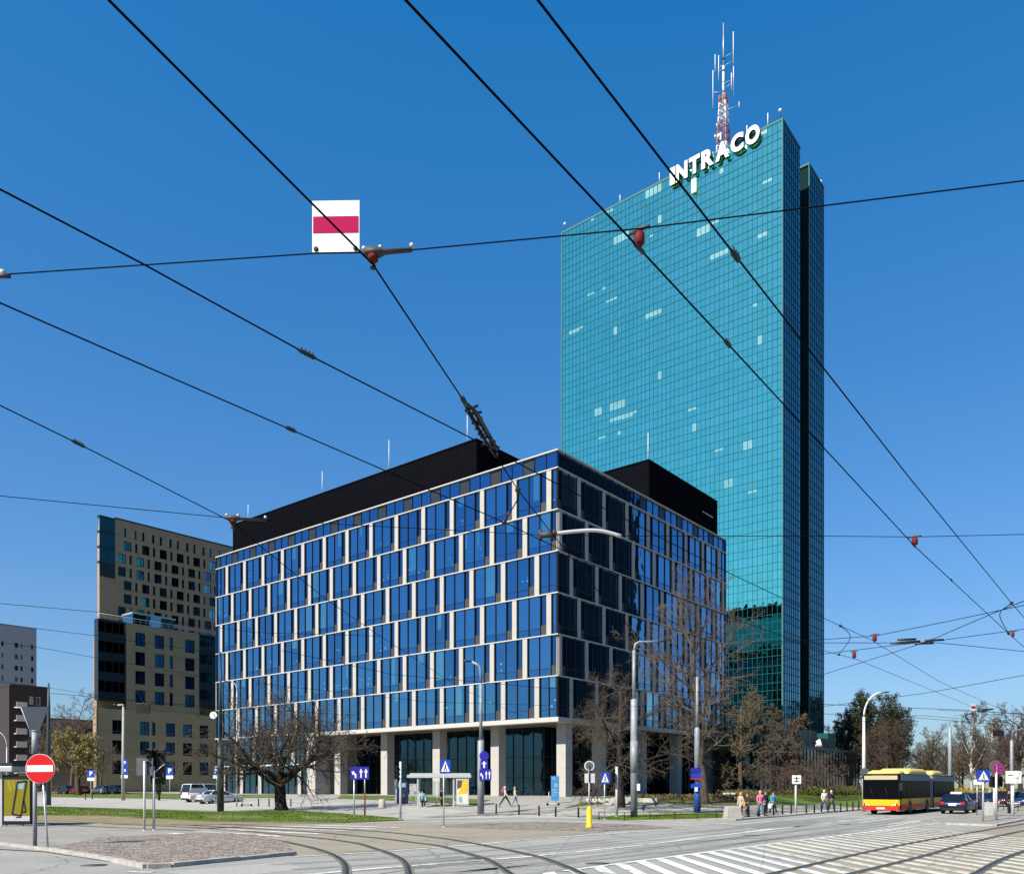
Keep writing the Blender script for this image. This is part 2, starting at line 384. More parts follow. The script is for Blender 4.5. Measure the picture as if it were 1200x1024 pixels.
def pillar(face, a0, a1, z0, z1):
    mb = MB(); bar(mb, face, a0, a1, z0, z1, -0.06, 0.24, STONE)
    P = PL(face); c = Matrix.Rotation(UROT, 4, 'Z') @ Vector(P((a0+a1)/2, 0, 0)) + OFF
    pils.append((c.length, mb))
def facade_row(face, L, off, pitch, pw, z0, z1, end):
    a = off - pitch; edges = []
    while a < L:
        edges.append((a, a + pw)); a += pitch
    last = 0.02
    for (p0, p1) in edges:
        q0, q1 = max(p0, 0.0), min(p1, L - 0.02)
        if q1 <= 0.05: continue
        if q0 - last > 0.25: window(face, last, q0, z0, z1, 0)
        if q1 - q0 > 0.08: pillar(face, q0 if q0 > 0 else 0.26 if face == 'R' else 0.0, q1, z0, z1)
        last = q1
    if L - last > 0.25: window(face, last, L - 0.02, z0, z1, 0)
OFFL = [0.74, 3.68 - 4.275, 2.2]; OFFR = [3.35, 0.15, 2.0]
for k in range(6):
    z1 = ZT - k * FH - 0.06; z0 = ZT - (k + 1) * FH + 0.06
    facade_row('L', LV, OFFL[k % 3], 4.275, 0.56, z0, z1, 0)
    facade_row('R', LU, OFFR[k % 3], 4.55, 0.50, z0, z1, 0)
# the lower wing on the left: two more storeys down to the ground
def wing(off, z0, z1):
    a = off; last = 38.75
    while a < LV:
        if a - last > 0.3: window('L', last, a, z0, z1, 0)
        pillar('L', a, min(a + 0.63, LV), z0, z1); last = a + 0.63; a += 4.275
    if LV - last > 0.3: window('L', last, LV - 0.02, z0, z1, 0)
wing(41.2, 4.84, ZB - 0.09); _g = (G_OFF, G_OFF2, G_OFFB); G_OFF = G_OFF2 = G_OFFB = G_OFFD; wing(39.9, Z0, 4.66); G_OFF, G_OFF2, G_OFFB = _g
def split_parts(items, name, root, most=100):
    items.sort(key=lambda t: t[0])
    for d, mb in items[:most]: mb.build(name, root)
    if items[most:]:
        r = MB()
        for d, mb in items[most:]:
            for f, i, s in zip(mb.f, mb.mi, mb.sm): r.add([mb.v[k] for k in f], [tuple(range(len(f)))], mb.mats[i], s)
        tag(r.build(name, root), kind='stuff')
split_parts(wins, 'window', office); split_parts(pils, 'pillar', office)
# horizontal white bands
for k in range(7):
    z = ZT - k * FH
    if k == 6: continue
    mb = MB(); mb.box((-0.10, -0.10, z - 0.05), (0.3, LV, z + 0.05), BAND); mb.box((0.3, -0.10, z - 0.05), (LU, 0.3, z + 0.05), BAND)
    mb.build('floor_band', office)
mb = MB(); mb.box((-0.16, 38.6, 4.66), (0.3, LV, 4.84), BAND); mb.box((-0.16, 38.6, ZB - 0.09), (0.3, LV, ZB + 0.09), BAND); mb.build('floor_band', office)
# parapet storey of glass panels with a white coping
mb = MB()
for face, L in (('L', LV), ('R', LU)):
    a = 0.02; i = 0
    while a < L - 0.05:
        b = min(a + 1.425, L - 0.02)
        pane(mb, face, a, b, ZT + 0.06, ZP - 0.1, G_PARD if (i % 3 == 2 and not (face == 'R' and i < 9)) else G_PAR, 0.12)
        if a > 0.1: bar(mb, face, a - 0.03, a + 0.03, ZT + 0.06, ZP - 0.1, 0.05, 0.2, MULL)
        a = b; i += 1
mb.build('parapet_glazing', office)
mb = MB(); mb.box((-0.12, -0.12, ZP - 0.1), (0.45, LV, ZP + 0.02), BAND); mb.box((0.45, -0.12, ZP - 0.1), (LU, 0.45, ZP + 0.02), BAND); mb.build('coping', office)
# core, roof, rear
mb = MB(); mb.box((0.3, 0.3, ZB), (LU - 0.02, LV - 0.02, ZP - 0.5), MULL); mb.build('core', office)
mb = MB()
mb.box((LU - 0.02, 0.0, 0.2), (LU + 0.1, LV, ZP), G_OFFD)
mb.box((0.0, LV - 0.02, 0.2), (LU, LV + 0.1, ZP), G_OFFD); mb.build('rear_wall', office)
# roof plant rooms with fine vertical ribs
def plant_room(u0, u1, v0, v1, z0, z1):
    mb = MB(); mb.box((u0, v0, z0), (u1, v1, z1), PLANT)
    v = v0 + 0.2
    while v < v1: mb.box((u0 - 0.05, v, z0), (u0, v + 0.1, z1 - 0.05), PLANT); v += 0.3
    u = u0 + 0.2
    while u < u1: mb.box((u, v0 - 0.05, z0), (u + 0.1, v0, z1 - 0.05), PLANT); u += 0.3
    mb.box((u0 - 0.1, v0 - 0.1, z1), (u1 + 0.1, v1 + 0.1, z1 + 0.12), PLANT)
    return mb.build('plant_room', office)
plant_room(2.5, 26.0, 12.6, 59.0, ZP - 0.6, 39.35); pr = plant_room(19.2, 37.1, 1.0, 11.5, ZP - 0.6, 39.35)
mb = MB()
for u, l in ((32.8, .25), (33.3, .12), (33.8, .3), (34.4, .2), (34.9, .35), (35.5, .2)): mb.box((u, 0.9, 36.9), (u + l, 0.95, 37.05), WHITE)
mb.build('small_lettering', office)
for (u, v, h, zb) in ((2.6, 14, 3.0, 39.4), (2.6, 26.5, 3.6, 39.4), (2.6, 39.0, 2.9, 39.4), (2.6, 55.5, 2.2, 39.4), (19.4, 1.2, 3.2, 39.4)):
    mb = MB(); mb.tube([(u, v, zb), (u, v, zb + h)], [0.06, 0.03], WHITE, 6); mb.build('lightning_rod', office)
# recessed ground floor: canopy, soffit, columns, lobby glazing
mb = MB(); mb.box((-0.25, -0.25, ZB - 0.42), (1.1, 38.7, ZB + 0.02), CANOPY); mb.box((1.1, -0.25, ZB - 0.42), (LU, 1.1, ZB + 0.02), CANOPY); mb.build('canopy', office)
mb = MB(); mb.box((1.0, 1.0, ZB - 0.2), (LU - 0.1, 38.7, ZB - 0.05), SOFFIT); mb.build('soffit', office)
for k in range(5):
    mb = MB(); v = 0.45 + 8.55 * k
    mb.box((1.95, v, 0.2), (3.1, v + 1.1, ZB - 0.2), STONE)
    for zz in (2.4, 3.85, 5.3, 6.75): mb.box((1.943, v - .006, zz), (3.106, v + 1.106, zz + .02), PANEL)
    mb.build('column', office)
for k in range(4):
    mb = MB(); u = 9.4 + 8.6 * k
    mb.box((u, 1.2, 0.2), (u + 1.1, 2.3, ZB - 0.2), STONE); mb.build('column', office)
mb = MB(); mb.box((-0.1, 36.95, 0.2), (2.2, 38.6, ZB - 0.09), STONE); mb.build('end_pier', office)
mb = MB(); mb.box((2.2, 37.4, 0.2), (7.5, 38.5, ZB - 0.2), PANEL); mb.build('side_wall', office)
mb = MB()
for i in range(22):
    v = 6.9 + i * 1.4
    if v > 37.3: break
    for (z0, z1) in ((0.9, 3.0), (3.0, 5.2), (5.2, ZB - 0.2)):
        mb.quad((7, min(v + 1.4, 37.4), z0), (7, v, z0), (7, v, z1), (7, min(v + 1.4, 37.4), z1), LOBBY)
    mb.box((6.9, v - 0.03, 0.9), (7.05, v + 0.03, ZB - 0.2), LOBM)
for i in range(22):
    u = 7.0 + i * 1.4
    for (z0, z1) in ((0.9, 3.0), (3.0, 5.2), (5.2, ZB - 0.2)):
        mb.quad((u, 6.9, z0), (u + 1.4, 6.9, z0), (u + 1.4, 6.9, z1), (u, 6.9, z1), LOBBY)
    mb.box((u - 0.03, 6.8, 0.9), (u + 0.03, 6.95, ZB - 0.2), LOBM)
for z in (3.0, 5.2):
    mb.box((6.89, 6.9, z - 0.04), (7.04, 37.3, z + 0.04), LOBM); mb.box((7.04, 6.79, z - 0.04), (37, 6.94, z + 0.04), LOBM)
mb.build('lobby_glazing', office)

# ================================================================ tall teal tower
TW = Vector((42.66, 130.0, 0)); TL, TH, TFH = 42.7, 107.3, 2.72
tower = thing('office_tower', 'tall teal glass skyscraper with white roof letters and a lattice mast', 'skyscraper', TW, UROT)
mb = MB(); blinds = []
nc, nr = 52, 39; cw = TL / nc
rows = []
z = TH - 0.35
for k in range(nr):
    rows.append((z - 1.53, z, 'v')); rows.append((z - TFH, z - 1.53, 's')); z -= TFH
special = {}
runs = random.Random(11)
for i in range(52):
    r = runs.randrange(0, nr - 9); c = runs.randrange(0, nc - 4); n = runs.choice([1, 1, 1, 2, 2, 3, 4])
    part = runs.choice([1.0, 0.3, 0.35, 0.5, 0.6])
    for q in range(n): special[(r, c + q)] = part
for ri, (z0, z1, k) in enumerate(rows):
    tint = rnd.random()
    for c in range(nc):
        a0, a1 = c * cw, (c + 1) * cw
        m = T_SPAN if k == 's' else T_SUB if rnd.random() < (0.02 + 0.10 * (tint > .85)) else rnd.choice(T_GLASS)
        j = lambda: rnd.uniform(-0.0038, 0.0038)
        mb.add([(j(), a1, z0), (j(), a0, z0), (j(), a0, z1), (j(), a1, z1)], [(0, 1, 2, 3)], m)
        if k == 'v' and (ri // 2, c) in special:
            blinds.append((a0 + 0.06, a1 - 0.06, z1 - 0.06 - (z1 - z0 - 0.12) * special[(ri // 2, c)], z1 - 0.06))
mb.build('glazing_front', tower)
mb = MB()
for c in range(1, nc): mb.box((-0.05, c * cw - 0.022, 0.5), (0.03, c * cw + 0.022, TH - 0.3), T_MULL)
for (z0, z1, k) in rows: mb.box((-0.05, 0.05, z1 - 0.03), (0.03, TL - 0.05, z1 + 0.03), T_MULL)
mb.build('mullion_grid', tower)
blinds = blinds[:100]
for (a0, a1, z0, z1) in blinds:
    b = MB(); b.quad((-0.012, a1, z0), (-0.012, a0, z0), (-0.012, a0, z1), (-0.012, a1, z1), T_BLIND)
    b.box((-0.02, a0, z0 - 0.03), (-0.006, a1, z0), T_EDGE); o = b.build('window', tower); o['label'] = 'window pane with pale blind drawn'
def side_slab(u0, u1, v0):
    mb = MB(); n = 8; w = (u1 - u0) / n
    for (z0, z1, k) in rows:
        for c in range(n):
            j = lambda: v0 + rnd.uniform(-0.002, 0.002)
            mb.add([(u0 + c*w, j(), z0), (u0 + (c+1)*w, j(), z0), (u0 + (c+1)*w, j(), z1), (u0 + c*w, j(), z1)], [(0, 1, 2, 3)], T_SIDE_SHADED[1] if k == 's' else T_SIDE_SHADED[0])
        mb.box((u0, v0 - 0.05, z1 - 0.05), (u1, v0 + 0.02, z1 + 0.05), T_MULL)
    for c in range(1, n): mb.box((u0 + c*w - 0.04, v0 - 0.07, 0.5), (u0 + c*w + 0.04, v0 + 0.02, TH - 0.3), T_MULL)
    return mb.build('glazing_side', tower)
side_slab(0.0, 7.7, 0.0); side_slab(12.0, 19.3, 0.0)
mb = MB(); mb.box((0.06, 0.06, 0), (7.6, TL - 0.06, TH - 0.6), T_CORE); mb.box((12.1, 0.06, 0), (19.2, TL - 0.06, TH - 0.6), T_CORE)
mb.box((7.6, 4.0, 0), (12.1, TL - 4.0, TH - 0.6), T_CORE); mb.build('core', tower)
mb = MB()
for (u0, u1) in ((0, 7.7), (12.0, 19.3)):
    mb.box((u1 - 0.02, 0.06, 0), (u1 + 0.02, 4.0, TH - 0.4), T_CORE)
    mb.box((u0 - 0.09, -0.09, TH - 0.35), (u1 + 0.06, TL + 0.09, TH), T_EDGE)
mb.box((-0.10, -0.10, 0.5), (0.22, 0.10, TH - 0.35), T_EDGE); mb.box((-0.10, TL - 0.12, 0.5), (0.1, TL + 0.10, TH - 0.35), T_EDGE)
mb.box((11.95, -0.08, 0.5), (12.15, 0.08, TH - 0.35), T_EDGE); mb.box((19.15, -0.08, 0.5), (19.32, 0.08, TH - 0.35), T_EDGE)
mb.build('edge_trim', tower)
# white letters fixed in front of the parapet, one part each
def letter_row():
    widths = {'I': 0.42, 'N': 1.0, 'T': 0.92, 'R': 1.0, 'A': 1.08, 'C': 1.0, 'O': 1.1}
    word = 'INTRACO'; tot = sum(widths[c] for c in word); span = 16.2; v = 19.5
    for c in word:
        wd = widths[c] / tot * span
        me = text_mesh(c, 3.9, 0.05, 1.0, 0.45).copy()
        xs = [q.co.x for q in me.vertices]; zs = [q.co.z for q in me.vertices]
        sx = (wd * 0.88) / (max(xs) - min(xs)); sz = 2.95 / (max(zs) - min(zs))
        cx_, cz_ = (max(xs) + min(xs)) / 2, (max(zs) + min(zs)) / 2
        for q in me.vertices: q.co = Vector(((q.co.x - cx_) * sx + q.co.z * 0.0, q.co.y, (q.co.z - cz_) * sz))
        me.materials.clear(); me.materials.append(WHITE); me.materials.append(BLACK)
        for pl_ in me.polygons: pl_.material_index = 1 if abs(pl_.normal.y) < 0.5 else 0
        o = bpy.data.objects.new('roof_letter', me); COL.objects.link(o); o.parent = tower
        o.location = (-0.45, v - wd / 2, TH - 0.75); o.rotation_euler.z = R(-90)
        v -= wd
letter_row()
for v in (4.5, 8, 12, 16, 19): mb = MB(); mb.box((-0.7, v - 0.05, TH - 1.2), (0, v + 0.05, TH - 1.1), DARKSTEEL); mb.build('letter_bracket', tower)
mb = MB(); mb.box((-0.5, 14.6, TH - 5.2), (-0.1, 15.5, TH - 2.9), WHITE); mb.build('facade_panel', tower)
# lattice mast and roof aerials
MU, MV = 8.0, 13.6
REDW = mat('mast_red', (0.42, 0.17, 0.14), 0.5, var=0.1)
mb = MB()
def hw(z): return 1.15 + (0.55 - 1.15) * min(1, (z - TH + 0.5) / 15.0)
z = TH - 0.5; i = 0
while z < TH + 15:
    z2 = z + 1.25; a, b = hw(z), hw(z2); m = WHITE if (i // 3) % 2 else REDW
    c0 = [(MU + sx*a, MV + sy*a, z) for sx, sy in ((-1,-1),(1,-1),(1,1),(-1,1))]; c1 = [(MU + sx*b, MV + sy*b, z2) for sx, sy in ((-1,-1),(1,-1),(1,1),(-1,1))]
    for k in range(4):
        mb.tube([c0[k], c1[k]], 0.10, m, 5); mb.tube([c0[k], c1[(k+1)%4]], 0.05, m, 4); mb.tube([c0[(k+1)%4], c1[k]], 0.05, m, 4); mb.tube([c1[k], c1[(k+1)%4]], 0.05, m, 4)
    z = z2; i += 1
mb.build('lattice_mast', tower)
mb = MB(); mb.tube([(MU, MV, TH + 14.5), (MU, MV, TH + 21)], 0.20, WHITE, 8); mb.tube([(MU, MV, TH + 21), (MU, MV, TH + 28.6)], [0.13, 0.06], STEEL, 6)
for (dz, r) in ((16.5, .25), (18.2, .22), (20.2, .28), (22.3, .25)): mb.sphere((MU, MV, TH + dz), r, DARKSTEEL, 8)
mb.build('mast_tip', tower)
def dipole(du, dv, z0, z1, tie):
    mb = MB(); mb.tube([(MU + du, MV + dv, z0), (MU + du, MV + dv, z1)], 0.065, WHITE, 6)
    for zt in tie: mb.tube([(MU, MV, zt), (MU + du, MV + dv, zt + 0.25)], 0.04, STEEL, 4)
    mb.build('aerial', tower)
for a in ((0.3, 1.7, TH+21, TH+24.2, (TH+21.3,)), (0.3, -1.7, TH+20.5, TH+26.3, (TH+22.5, TH+21)), (-.8, 1.6, TH+14, TH+20.6, (TH+16.5,)), (.6, -1.6, TH+15.5, TH+20.5, (TH+18,)),
          (0, 0.9, TH+19, TH+23.4, (TH+20.5,)), (0, 2.9, TH+.5, TH+4.2, (TH+2.5,)), (0, -1.5, TH+16, TH+19, (TH+17,)), (.9, -2.5, TH+13.0, TH+14.0, (TH+13.2,)), (0, 2.0, TH+6.6, TH+6.9, (TH+6.6,)), (0, 1.3, TH+11, TH+11.6, (TH+11.2,))):
    dipole(*a)
for i in range(14):
    mb = MB(); a = rnd.uniform(0, 6.28); zz = TH + rnd.uniform(1.5, 9); rr = hw(zz) + 0.5
    c = Vector((MU + rr*math.cos(a), MV + rr*math.sin(a), zz)); d = Vector((math.cos(a), math.sin(a), 0))
    if i % 2: mb.tube([c, c + d * 0.25], [0.32, 0.36], WHITE, 10)
    else: mb.box(c - Vector((.12, .12, .6)), c + Vector((.12, .12, .6)), WHITE)
    mb.tube([c - d * 0.6, c], 0.05, STEEL, 4); mb.build('antenna_panel', tower)
mb = MB(); mb.box((2.2, MV - 3.5, TH - 0.6), (6.6, MV + 3.2, TH + 1.6), T_ROOF); mb.build('roof_hut', tower)
for (u, v, h, s) in ((.3, .5, 1.6, 1), (.3, 6.0, 2.0, 0), (.3, TL - .5, 1.5, 1), (.3, 22.0, 1.8, 0), (.3, 30.0, 1.5, 0), (19, .4, .9, 1), (.3, 2.5, 2.2, 0)):
    mb = MB(); mb.tube([(u, v, TH), (u, v, TH + h)], 0.07, WHITE if not s else DARKSTEEL, 6)
    if s: mb.sphere((u, v, TH + h), 0.28, WHITE, 8)
    mb.build('roof_lamp' if s else 'roof_rod', tower)

# ================================================================ low glass pavilion at the tower's foot
PV_G = dark_glass('pavilion_glass', (0.006, 0.022, 0.024)); PV_P = [mat('pavilion_panel_%s' % n, c, 0.3, 0.3) for n, c in (('teal', (0.02, 0.11, 0.12)), ('deep', (0.012, 0.05, 0.055)), ('pale', (0.22, 0.42, 0.44)))]
pav = thing('glass_pavilion', 'low dark green glass pavilion at the foot of the teal tower', 'building', Vector((31.2, 104, 0)), UROT)
mb = MB(); L = 41.0
for i in range(29):
    u = i * L / 29; u2 = (i + 1) * L / 29
    for (z0, z1) in ((0.8, 4.0), (4.0, 7.3)): mb.quad((u, 0, z0), (u2, 0, z0), (u2, 0, z1), (u, 0, z1), PV_G)
    mb.box((u - 0.05, -0.08, 0.8), (u + 0.05, 0.02, 7.3), MULL)
mb.box((0, -0.1, 7.3), (L, 0.1, 7.7), PV_P[1]); mb.box((0, 0.02, 0.5), (L, 9.5, 7.35), T_CORE)
mb.quad((L + .02, 0, 0.8), (L + .02, 9.5, 0.8), (L + .02, 9.5, 7.3), (L + .02, 0, 7.3), PV_G)
mb.build('ground_floor', pav)
mb = MB()
u = 10.0
while u < L - 3:
    w_ = rnd.choice([1.6, 2.2, 3.0]); h0, h1 = 7.7, rnd.choice([9.6, 10.6, 10.6])
    mb.box((u, 3.0, h0), (u + w_ - .1, 8.0, h1), rnd.choice(PV_P[:2] + [PV_P[0]] + PV_P[2:])); u += w_
mb.build('upper_storey', pav)
mb = MB(); mb.tube([(26, 1.6, 8.3), (26.2, 1.0, 8.5)], [0.55, 0.75], WHITE, 12); mb.tube([(26, 1.8, 7.7), (26, 1.7, 8.4)], 0.08, STEEL, 6); mb.build('satellite_dish', pav)
# ================================================================ tan apartment tower (left)
TAN = mat('tan_render', (0.36, 0.27, 0.175), 0.85, var=0.10, scale=0.6); TAN2 = mat('tan_render_warm', (0.42, 0.32, 0.20), 0.85, var=0.08, scale=0.6)
APGL = [glass('flat_glass_%s' % n, c, 0.05) for n, c in (('blue', (0.12, 0.19, 0.26)), ('dark', (0.03, 0.04, 0.06)), ('light', (0.18, 0.36, 0.42)))]
CORN = glass('corner_glass', (0.05, 0.09, 0.14), 0.05); JOINT = mat('render_joint', (0.22, 0.17, 0.11), 0.9); BALC = mat('balcony_dark', (0.02, 0.028, 0.04), 0.3); FRAME = mat('window_frame_dark', (0.02, 0.02, 0.022), 0.5, var=0)
def flat_window(root, u0, u1, z0, z1, v=0.0, split=True, frame=FRAME, gl=None):
    mb = MB(); d = 0.22
    g = gl or rnd.choice([APGL[0], APGL[1], APGL[1], APGL[0], APGL[2]])
    mb.quad((u0, v + d, z0), (u1, v + d, z0), (u1, v + d, z1), (u0, v + d, z1), g)
    for (a0, a1, b0, b1) in ((u0, u0+.06, z0, z1), (u1-.06, u1, z0, z1), (u0+.06, u1-.06, z0, z0+.06), (u0+.06, u1-.06, z1-.06, z1)): mb.box((a0, v + .05, b0), (a1, v + d + .02, b1), frame)
    if split and u1 - u0 > 1.0: mb.box((u0 + (u1-u0)*.62 - .03, v + .1, z0 + .06), (u0 + (u1-u0)*.62 + .03, v + d + .02, z1 - .06), frame)
    return mb
def wall_with_holes(holes, u0, u1, z0, z1, v, material, th=0.3):
    # a wall sheet (front at v) split round its rectangular openings by rows
    mb = MB(); zs = sorted({z0, z1, *[h[2] for h in holes], *[h[3] for h in holes]})
    for a, b in zip(zs, zs[1:]):
        hs_ = sorted([h for h in holes if h[2] < b - 1e-6 and h[3] > a + 1e-6]); u = u0
        for h in hs_:
            if h[0] > u: mb.quad((u, v, a), (h[0], v, a), (h[0], v, b), (u, v, b), material)
            u = h[1]
        if u < u1: mb.quad((u, v, a), (u1, v, a), (u1, v, b), (u, v, b), material)
    for h in holes:
        mb.quad((h[0], v, h[2]), (h[0], v, h[3]), (h[0], v + th, h[3]), (h[0], v + th, h[2]), material); mb.quad((h[1], v, h[3]), (h[1], v, h[2]), (h[1], v + th, h[2]), (h[1], v + th, h[3]), material)
        mb.quad((h[0], v, h[2]), (h[0], v + th, h[2]), (h[1], v + th, h[2]), (h[1], v, h[2]), material); mb.quad((h[0], v, h[3]), (h[1], v, h[3]), (h[1], v + th, h[3]), (h[0], v + th, h[3]), material)
    return mb
def oblique(mb, u0, v0, u1, v1, z0, z1, m, k=0.42):      # block whose side wall runs back at a slant
    q = [(u0, v0), (u1, v0), (u1, v1), (u0 + k * (v1 - v0), v1)]
    mb.add([(a, b, z0) for a, b in q] + [(a, b, z1) for a, b in q], [(0,3,2,1),(4,5,6,7),(0,1,5,4),(1,2,6,5),(2,3,7,6),(3,0,4,7)], m)
apt = thing('apartment_tower', 'tan rendered apartment tower with dark glazed corner balconies', 'apartment block', at(115, 920, 135) * Vector((1, 1, 0)), UROT)
ZA = at(0, 724, 135).z; LA = 27.0
holes = []; flr = 3.25
for k in range(4):                                   # four upper storeys of the front block
    z0 = ZA - 4.2 - k * flr + 0.5; z1 = z0 + 2.3
    for (a, b) in ((6.2, 7.9), (9.6, 11.3), (12.3, 12.9), (15.2, 17.0)): holes.append((a, b, z0, z1))
for k in range(5):                                   # five lower storeys
    z0 = ZA - 4.2 - 4 * flr - 1.6 - k * 3.35; z1 = z0 + 2.3
    if z0 < 1.5: continue
    for (a, b) in ((2.3, 3.9), (7.0, 8.6), (9.1, 9.7), (11.6, 13.3), (14.8, 16.5), (18.0, 19.7), (21.2, 22.8)): holes.append((a, b, z0, z1))
zc = ZA - 4 * flr - 1.7
mb = wall_with_holes([h for h in holes if h[2] > zc], 4.6, 17.9, zc, ZA, 0, TAN)
m2 = wall_with_holes([h for h in holes if h[2] <= zc], 0, LA, 0.2, zc, 0, TAN2)
for f, i in zip(m2.f, m2.mi): mb.add([m2.v[k] for k in f], [tuple(range(len(f)))], m2.mats[i])
oblique(mb, 0.0, 0.6, LA, 22, 0.2, zc - 0.05, TAN); oblique(mb, 0.4, 1.4, LA, 22, zc, ZA - 0.1, TAN)
for zz in [zc + .25] + [zc + flr * k + .25 for k in (1, 2, 3)]: mb.box((4.62, -.012, zz), (17.88, 0.05, zz + .06), JOINT)
for k in range(1, 5): mb.box((0.02, -.012, zc - 3.35 * k - .35), (LA - .02, 0.05, zc - 3.35 * k - .29), JOINT)
mb.build('front_block', apt)
def balcony_stack(u0, u1):
    mb = MB()
    for k in range(5):
        zt = ZA - k * flr
        mb.box((u0, -.05, zt - .35), (u1, 1.4, zt), BALC)
        if k < 4:
            mb.quad((u0 + .1, .5, zt - flr), (u1 - .1, .5, zt - flr), (u1 - .1, .5, zt - .35), (u0 + .1, .5, zt - .35), APGL[1])
            mb.quad((u0, -.02, zt - flr), (u1, -.02, zt - flr), (u1, -.02, zt - flr + 1.1), (u0, -.02, zt - flr + 1.1), BALC)
            for q in range(1, 4): mb.box((u0 + (u1-u0)*q/4 - .04, -.03, zt - flr + 1.1), (u0 + (u1-u0)*q/4 + .04, .05, zt - .35), FRAME)
            mb.quad((u0, 1.4, zt - flr), (u0, 0, zt - flr), (u0, 0, zt - .3), (u0, 1.4, zt - .3), BALC)
    return mb.build('balcony_stack', apt)
balcony_stack(0.0, 4.58); balcony_stack(17.92, 24)
for h in holes: flat_window(apt, *h).build('window', apt)
mb = MB()
for u in range(0, 18): mb.tube([(u + .2, .3, ZA), (u + .2, .3, ZA + .9)], .03, STEEL, 4)
mb.tube([(0.2, .3, ZA + .9), (17.2, .3, ZA + .9)], .04, STEEL, 4); mb.tube([(0.2, .3, ZA + .5), (17.2, .3, ZA + .5)], .03, STEEL, 4); mb.build('terrace_railing', apt)
# the set-back tall part behind
ZA2 = at(0, 603, 168).z; P2 = at(116.5, 920, 168) * Vector((1, 1, 0)) - apt.location
P2l = Matrix.Rotation(-UROT, 4, 'Z') @ P2; bu, bv = P2l.x, P2l.y; LB = 40
holes2 = []; fl2 = 2.75; wr = random.Random(5)
for k in range(13):
    z0 = ZA2 - 3.4 - k * fl2; z1 = z0 + 1.95
    if z0 < ZA - 4: break
    for c in range(9):
        base = 3.8 + c * 3.9 + (0 if (k // 2) % 2 else 1.2)
        if k == 0: holes2.append((base, base + .5, z0, z1)); holes2.append((base + 2.2, base + 2.7, z0, z1))
        else:
            if base + 3.6 < LB: holes2.append((base, base + 1.6, z0, z1)); holes2.append((base + 2.4, base + 2.9, z0, z1))
holes2 = [(bu + a, bu + b, c, d) for a, b, c, d in holes2 if b < LB]
if bv < 1: bv = 1.0
mb = wall_with_holes(holes2, bu + 3.2, bu + LB, 0.3, ZA2 - 0.0, bv, TAN); 
oblique(mb, bu + .3, bv + .6, bu + LB, bv + 15, 0.3, ZA2 - .1, TAN)
mb.box((bu, bv, .3), (bu + 3.2, bv + .58, ZA2 - 12.5), TAN); [mb.box((bu + 3.22, bv - .012, ZA2 - fl2 * k - .55), (bu + LB, bv + .05, ZA2 - fl2 * k - .49), JOINT) for k in (1, 3, 5, 7, 9, 11)]; mb.box((bu + 3.2, bv - .06, ZA2), (bu + LB, bv + .5, ZA2 + .3), BALC); mb.build('tall_block', apt)
mb = MB()
for k in range(4):
    zt = ZA2 - k * 3.1; mb.box((bu - .05, bv - .05, zt - .4), (bu + 3.2, bv + 1, zt), BALC)
    mb.quad((bu, bv, zt - 3.1), (bu + 3.2, bv, zt - 3.1), (bu + 3.2, bv, zt - .4), (bu, bv, zt - .4), CORN if k != 3 else BALC)
    mb.box((bu + 1.5, bv - .05, zt - 3.1), (bu + 1.6, bv, zt - .4), FRAME)
mb.build('balcony_stack', apt)
items = [(h[0] - h[3] * 0.1, flat_window(apt, *h, v=bv)) for h in holes2]
split_parts(items, 'tall_block_window', apt, 90)
# glazed roof pavilion between the two
mb = MB(); mb.box((7.0, 2.5, ZA), (14.5, 6, ZA + 2.2), APGL[2]); mb.box((6.8, 2.3, ZA + 2.2), (14.7, 6.2, ZA + 2.45), STEEL); mb.build('roof_conservatory', apt)

# ================================================================ grey and brown blocks at the far left
GREYB = mat('blue_grey_render', (0.42, 0.43, 0.44), 0.85, var=0.06, scale=0.3); BROWNB = mat('dark_brown_cladding', (0.045, 0.035, 0.038), 0.8, var=0.1)
PALE = mat('pale_render', (0.6, 0.6, 0.6), 0.8, var=0.05); WINW = mat('white_window_frame', (0.75, 0.75, 0.75), 0.5, var=0)
def slab_block(name, label, px, Y, top, L, D, material, wcols, wz, frame, nz, rz=UROT, extra=None):
    p = at(px, 920, Y) * Vector((1, 1, 0)); rt = thing(name, label, 'apartment block', p, rz)
    zt = at(0, top, Y).z
    hs_ = []
    for k in range(nz):
        z0 = zt - wz[0] - k * wz[1]
        if z0 < 2: break
        for (a, b) in wcols: hs_.append((a, b, z0, z0 + wz[2]))
    mb = wall_with_holes(hs_, 0, L, 0.2, zt, 0, material)
    mb.box((0, .5, .2), (L, D, zt - .05), material); mb.box((-.05, -.05, zt), (L + .05, D, zt + .3), BALC if frame is FRAME else material); mb.build('wall', rt)
    for h in hs_: flat_window(rt, *h, frame=frame, gl=rnd.choice(APGL)).build('window', rt)
    return rt, zt
g1, zt = slab_block('apartment_block', 'pale blue grey apartment block with pairs of small white framed windows', -40, 205, 726, 16.3, 20, GREYB,
           [(6.4, 7.4), (7.9, 8.6), (11.0, 12.0), (12.4, 13.1), (3.0, 4.0), (14.9, 15.7)], (5.5, 2.95, 1.4), WINW, 14)
g2, zt2 = slab_block('apartment_block', 'low dark brown apartment block with pale balconies beside the grey block', 12, 150, 803, 6.7, 18, BROWNB,
           [(3.2, 3.9), (4.4, 5.1)], (3.2, 3.0, 1.5), WINW, 6)
for k in range(6):
    mb = MB(); z = zt2 - 4.0 - k * 2.4
    if z < 2: break
    mb.box((.6, -1.2, z), (2.4, 0, z + .15), PALE); mb.box((.6, -1.2, z + .15), (2.4, -1.12, z + 1.05), PALE); mb.build('balcony', g2)
rnd2 = random.Random(3)
FARG = mat('far_grey_render', (0.22, 0.22, 0.24), 0.85)
